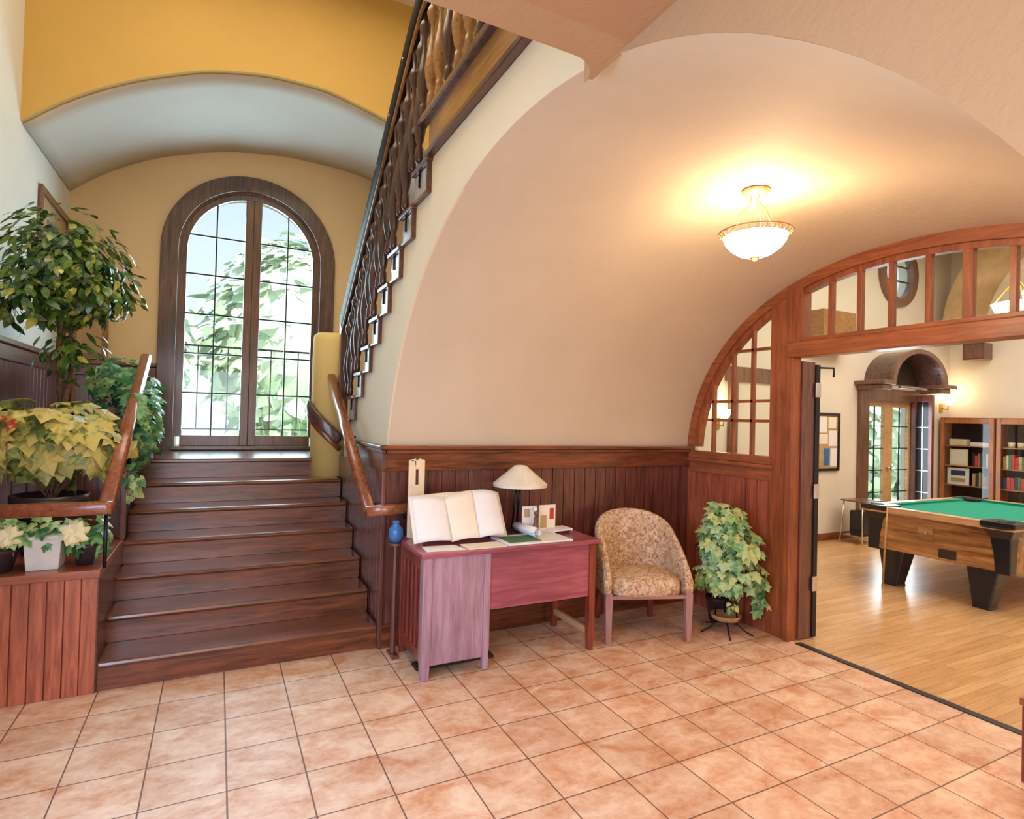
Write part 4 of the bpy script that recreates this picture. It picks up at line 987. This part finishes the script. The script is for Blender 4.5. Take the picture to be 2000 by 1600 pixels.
# open album on a stand
al = thing('guest_book', 'large open white album propped upright on the left of the desk', 'book', (1.36, -.1, ZD))
def page(x0_, x1_, z0_, z1_, bulge, lean=.16, dz0=0, dz1=0):
    rows = []
    for j in range(9):
        v = j/8; row = []
        for i in range(13):
            u = i/12; z = (z0_+dz0*u)+((z1_+dz1*u)-(z0_+dz0*u))*v
            row.append((x0_+(x1_-x0_)*u+.05*v*0, -.16+lean*v-bulge*math.sin(PI*u)*(1), ZD+z+.012*math.sin(PI*u)))
        rows.append(row)
    return MB().grid(rows)
page(1.065, 1.30, .03, .295, .018, dz0=-.0, dz1=-.012).build('page', 'paper', al, smooth=True, solid=.012)
page(1.30, 1.50, .02, .29, .014, dz0=.015, dz1=.04).build('page', 'cream_paper', al, smooth=True, solid=.006)
page(1.50, 1.69, .035, .33, .02, dz0=.01, dz1=-.02).build('page', 'paper', al, smooth=True, solid=.006)
page(1.045, 1.70, .025, .30, -.03, dz0=.01, dz1=.01).build('cover', 'cream_paper', al, smooth=True, solid=.008)
MB().box(1.08, 1.62, -.17, -.06, 0, .02).build('stand', 'dark_interior', al, bevel=.004)
# cream handled board behind the album
cb = thing('handled_board', 'narrow cream wooden board with a grip slot standing behind the album', 'board', (1.16, .13, ZD))
MB().box(1.085, 1.125, .12, .14, .78, 1.31).box(1.165, 1.20, .12, .14, .78, 1.31).box(1.125, 1.165, .12, .14, .78, 1.14).box(1.125, 1.165, .12, .14, 1.245, 1.31).build('board', 'cream_box', cb, bevel=.008)
# table lamp
tl = thing('desk_lamp', 'desk lamp with wide cream conical shade on a slim dark stem', 'lamp', (1.91, .08, ZD))
MB().lathe([(0, 0), (.075, 0), (.075, .012), (.02, .022), (0, .022)], (1.905, .14, ZD), 24).build('base', 'dark_pot', tl, smooth=True)
MB().tube([(1.89, .14, ZD+.02), (1.89, .08, 1.15)], .008).tube([(1.925, .14, ZD+.02), (1.925, .08, 1.15)], .008).build('stem', 'black_metal', tl, smooth=True)
MB().lathe([(.197, 0), (.20, .02), (.045, .150), (.02, .155), (.02, .150), (.042, .143), (.19, .018), (.19, 0)], (1.905, .055, 1.115), 36).build('lamp_shade', 'lamp_shade', tl, smooth=False)
# papers, scroll, photo card, small things
tag(MB().add([(1.085, -.29, ZD), (1.34, -.315, ZD), (1.31, -.17, ZD), (1.10, -.15, ZD), (1.085, -.29, ZD+.004), (1.34, -.315, ZD+.004), (1.31, -.17, ZD+.004), (1.10, -.15, ZD+.004)], [(3, 2, 1, 0), (4, 5, 6, 7), (0, 1, 5, 4), (1, 2, 6, 5), (2, 3, 7, 6), (3, 0, 4, 7)]).build('paper_sheet', 'paper'), 'white paper sheet at the left front of the desk top', 'paper')
tag(MB().box(1.35, 1.62, -.325, -.18, ZD, ZD+.006).build('leaflet', 'cream_paper'), 'cream leaflet lying right of the white sheet on the desk', 'leaflet')
tag(MB().box(1.63, 2.13, -.325, -.02, ZD, ZD+.012).build('desk_mat', 'paper', bevel=.003), 'white-edged blotter mat under the rolled paper', 'desk mat')
tag(MB().box(1.66, 1.90, -.29, -.10, ZD+.0125, ZD+.015).build('postcard', 'green_cloth'), 'dark green scenic print lying on the blotter mat', 'print')
sc_ = thing('paper_roll', 'thick white rolled paper lying askew on the blotter', 'paper roll', (1.90, -.15, ZD+.05))
rows = []
d = Vector((.03, -.27, 0)); base = Vector((1.87, .03, ZD+.052)); a_ = d.normalized().cross(Vector((0, 0, 1)))
for i in range(2):
    rows.append([base+d*i+(a_*math.cos(t_*.35)+Vector((0, 0, 1))*math.sin(t_*.35))*(.037-.0006*t_) for t_ in range(31)])
MB().grid(rows).build('sheet', 'paper', sc_, smooth=True, solid=.0015)
MB().tube([base+d*1.0+(a_*math.cos(t_*2*PI/20)+Vector((0, 0, 1))*math.sin(t_*2*PI/20))*.026 for t_ in range(21)], .004, 6).build('end_ring', 'steel', sc_, smooth=True)
fr = thing('photo_card', 'open card with small red and brown photos standing on the right of the desk', 'card', (2.03, 0, ZD))
MB().box(1.90, 2.02, .0, .006, ZD+.013, ZD+.20).build('left_page', 'paper', fr); MB().box(2.03, 2.17, -.015, -.009, ZD+.013, ZD+.205).build('right_page', 'cream_paper', fr)
MB().box(1.915, 1.96, -.003, 0, ZD+.12, ZD+.18).build('photo', 'tan_cloth', fr); MB().box(2.12, 2.155, -.018, -.0155, ZD+.10, ZD+.18).build('photo', 'red_cloth', fr); MB().box(2.045, 2.095, -.018, -.0155, ZD+.04, ZD+.13).build('photo', 'tan_cloth', fr)
fg = thing('figurine', 'small dark red and white figurine in front of the photo card', 'figurine', (1.985, -.04, ZD))
MB().lathe([(0, 0), (.03, 0), (.032, .01), (.022, .05), (.014, .085), (.018, .10), (.008, .12), (.015, .135), (.015, .15), (0, .165)], (1.985, -.05, ZD+.012), 16).build('body', 'window_wood', fg, smooth=True)
MB().lathe([(0, 0), (.016, .008), (.02, .022), (.013, .036), (0, .042)], (1.975, -.052, ZD+.165), 14).build('head', 'paper', fg, smooth=True)
bk = tag(MB().tube([(2.08, -.06, ZD+.012), (2.10, -.05, ZD+.03), (2.27, -.03, ZD+.03), (2.29, -.04, ZD+.012)], .0, sq=(.13, .012)).build('booklet', 'paper'), 'white curled booklet right of the photo card', 'booklet')
tag(MB().box(1.63, 1.86, -.05, .08, ZD, ZD+.02).build('dark_tray', 'dark_pot', bevel=.003), 'flat dark tray under the lamp behind the rolled paper', 'tray')
# things left of the desk
vs_ = thing('vase', 'blue glazed vase on a dark pedestal at the left of the desk', 'vase', (1.0, .1, 0))
MB().box(.985, 1.035, .06, .20, .0, .02).tube([(1.01, .13, .02), (1.01, .13, .74)], .02).lathe([(0, 0), (.05, 0), (.05, .015), (0, .02)], (1.01, .13, .74), 20).build('pedestal', 'dark_wood_z', vs_, bevel=.002)
MB().lathe([(0, 0), (.03, 0), (.05, .04), (.045, .09), (.02, .12), (.024, .14), (.018, .14), (0, .03)], (1.01, .13, .76), 24).build('body', 'blue_glaze', vs_, smooth=True)

# ------------------------------------------------------------ armchair
CHX, CHY = 2.865, -.09
ac = thing('armchair', 'round-backed armchair in mottled tan floral fabric with pale mauve legs', 'armchair', (CHX, CHY, 0), math.radians(-19))
# outline of the tub in plan: straight arms running into a half circle at the back
WR = .325; YC = .0; YFR = -.31
def plan(u, off):
    """u in -1..1 along the outline from the left front to the right front, off inwards"""
    arm = YC-YFR; half = PI*WR/2; L_ = arm+half; q = abs(u)*L_; sg = 1 if u >= 0 else -1
    if q < half: t = q/WR; return Vector((sg*math.sin(t)*(WR-off), YC+math.cos(t)*(WR*.82-off), 0))
    return Vector((sg*(WR-off+.012*(q-half)/arm), YC-(q-half), 0))
def hz(u):
    q = abs(u)
    return .475+.425*(1-q**2.1)**.85 if q < 1 else .475
rows = []; N1 = 44
for i in range(N1+1):
    u = -1+2*i/N1; h = hz(u); th_ = .085-.03*abs(u)
    row = []
    for off, z in ((.012, .33), (0, .36), (-.004, .36+(h-.36)*.55), (.0, h-.035), (.018, h-.008), (th_*.5, h), (th_-.012, h-.012), (th_, h-.05), (th_, .36+(h-.36)*.5), (th_-.005, .36), (th_-.015, .33)):
        p = plan(u, off); p.z = z; row.append(p)
    rows.append(row)
mbb = MB().grid(rows, True)
k = len(rows[0]); mbb.f.append(list(range(k))); mbb.f.append(list(range(k*N1+k-1, k*N1-1, -1)))
o = mbb.build('backrest', 'chair_fabric', ac, smooth=True, local=True, bevel=.008)
# seat cushion
rows = []
for z, s_ in ((.335, .98), (.345, 1.0), (.41, 1.0), (.44, .97), (.455, .86), (.462, .0)):
    row = []
    for i in range(32):
        t = 2*PI*i/32; ca, sa = math.cos(t), math.sin(t)
        x = math.copysign(abs(ca)**.5, ca)*.285*s_; y = math.copysign(abs(sa)**.5, sa)*.27*s_-.05
        row.append((x, y, z))
    rows.append(row)
MB().grid(rows, True).build('seat', 'chair_fabric', ac, smooth=True, local=True)
MB().box(-.31, .31, -.315, -.285, .315, .34).box(-.315, -.285, -.29, .10, .315, .34).box(.285, .315, -.29, .10, .315, .34).build('seat_frame', 'chair_leg_wood', ac, bevel=.006, local=True)
for lx, ly, dx, dy in ((-.305, -.295, 0, -.01), (.305, -.295, 0, -.01), (-.20, .20, -.03, .05), (.20, .20, .03, .05)):
    vs = []
    for z, a, f2 in ((0, .019, 1), (.32, .028, 0), (.36, .027, 0)): vs += [(lx+dx*f2+sx_*a, ly+dy*f2+sy_*a, z) for sx_, sy_ in ((-1, -1), (1, -1), (1, 1), (-1, 1))]
    MB().add(vs, [(4*i+j, 4*i+(j+1) % 4, 4*i+4+(j+1) % 4, 4*i+4+j) for i in range(2) for j in range(4)]+[(3, 2, 1, 0), (8, 9, 10, 11)]).build('leg', 'chair_leg_wood' if ly < 0 else 'desk_red_z', ac, bevel=.005, local=True)

# ------------------------------------------------------------ ivy on a stand
random.seed(21)
px, py = 3.475, -.44
sdn = thing('plant_stand', 'low wicker plant stand with thin curved iron feet beneath the tall ivy', 'plant stand', (px, py, 0))
MB().lathe([(0, .10), (.10, .10), (.115, .135), (.11, .14), (.095, .115), (0, .115)], (px, py, 0), 24).build('tray', 'wicker', sdn, smooth=True)
for kx in range(5):
    a = 2*PI*kx/5+.3; ca, sa = math.cos(a), math.sin(a)
    MB().tube([(px+.03*ca, py+.03*sa, .10), (px+.09*ca, py+.09*sa, .07), (px+.14*ca, py+.14*sa, .03), (px+.20*ca, py+.20*sa, .006)], .006, 6).build('foot', 'black_metal', sdn, smooth=True)
for kx in range(3):
    a = 2*PI*kx/3+.8; MB().tube([(px+.09*math.cos(a), py+.09*math.sin(a), .12), (px+.07*math.cos(a), py+.07*math.sin(a), .5)], .006, 6).build('upright', 'black_metal', sdn, smooth=True)
MB().lathe([(0, .49), (.10, .49), (.10, .50), (0, .50)], (px, py, 0), 20).build('shelf', 'black_metal', sdn)
ip = thing('ivy_plant', 'tall bushy pale green ivy plant in the corner between armchair and partition', 'potted plant', (px, py, .5))
MB().lathe(potprof(.10, .17), (px, py, .50), 24).build('pot', 'dark_pot', ip, smooth=True)
lim3 = lambda p, s: p.x+s*.8 < XP-.04 and p.y+s*.5 < YW-.03 and p.z > .15
mb = foliage((px-.02, py, .83), (.16, .16, .18), 190, .08, IVY, (.45, 1), lim3, .5, .4, face=(-.5, -.7, .2))
foliage((px, py-.02, .66), (.25, .23, .18), 230, .095, IVY, (.6, 1), lim3, 1.0, .4, face=(-.5, -.7, .2), mb=mb)
foliage((px, py-.04, .44), (.27, .24, .14), 120, .085, IVY, (.7, 1), lim3, 1.3, .4, face=(-.5, -.7, .2), mb=mb)
foliage((px+.20, py-.16, .27), (.05, .05, .10), 22, .075, IVY, (.3, 1), lim3, 1.3, .4, face=(-.5, -.7, .2), mb=mb)
foliage((px-.12, py-.16, .27), (.05, .05, .06), 9, .05, HEART, (.3, 1), lim3, 1.3, .4, face=(-.5, -.7, .2), mb=mb)
mb.build('foliage', 'light_ivy', ip)
mb = MB()
for kx in range(12):
    a = 2*PI*kx/12; mb.tube([(px, py, .64), (px+.1*math.cos(a), py+.1*math.sin(a), .8), (px+.2*math.cos(a), py+.2*math.sin(a), .62), (px+.2*math.cos(a), py+.2*math.sin(a), .42)], .003, 5)
mb.build('stems', 'bark', ip)

dkp = thing('dark_leaf_plant', 'dark burgundy and green leafy plant half hidden behind the pale ivy', 'potted plant', (3.60, -.30, 0))
MB().lathe(potprof(.09, .2), (3.62, -.22, .0), 20).build('pot', 'dark_pot', dkp, smooth=True)
mb = foliage((3.60, -.34, .60), (.14, .22, .36), 260, .09, OVAL, (.2, 1), lambda p, s: p.x+s < XP-.03 and p.y+s*.6 < YW-.03, .7, .3)
foliage((3.50, -.34, .62), (.14, .12, .22), 120, .09, OVAL, (.2, 1), lambda p, s: p.x+s < XP-.03, .7, .3, mb=mb)
mb.build('foliage', 'dark_leaf', dkp)
MB().tube([(3.62, -.22, .15), (3.60, -.30, .5), (3.60, -.34, .8)], .008, 6).build('stem', 'bark', dkp)

# ------------------------------------------------------------ little red stool at the right edge
stl = thing('stool', 'corner of a low red-stained wooden stool at the right edge', 'stool', (3.45, -2.5, 0))
MB().box(3.258, 3.62, -2.70, -2.37, .35, .385).build('seat', 'red_wood_x', stl, bevel=.004)
for x in (3.284, 3.60):
    for y in (-2.40, -2.67): MB().box(x-.022, x+.022, y-.022, y+.022, 0, .35).build('leg', 'desk_red_z', stl, bevel=.006)
MB().box(3.27, 3.60, -2.39, -2.38, .27, .34).build('apron', 'desk_red_z', stl)
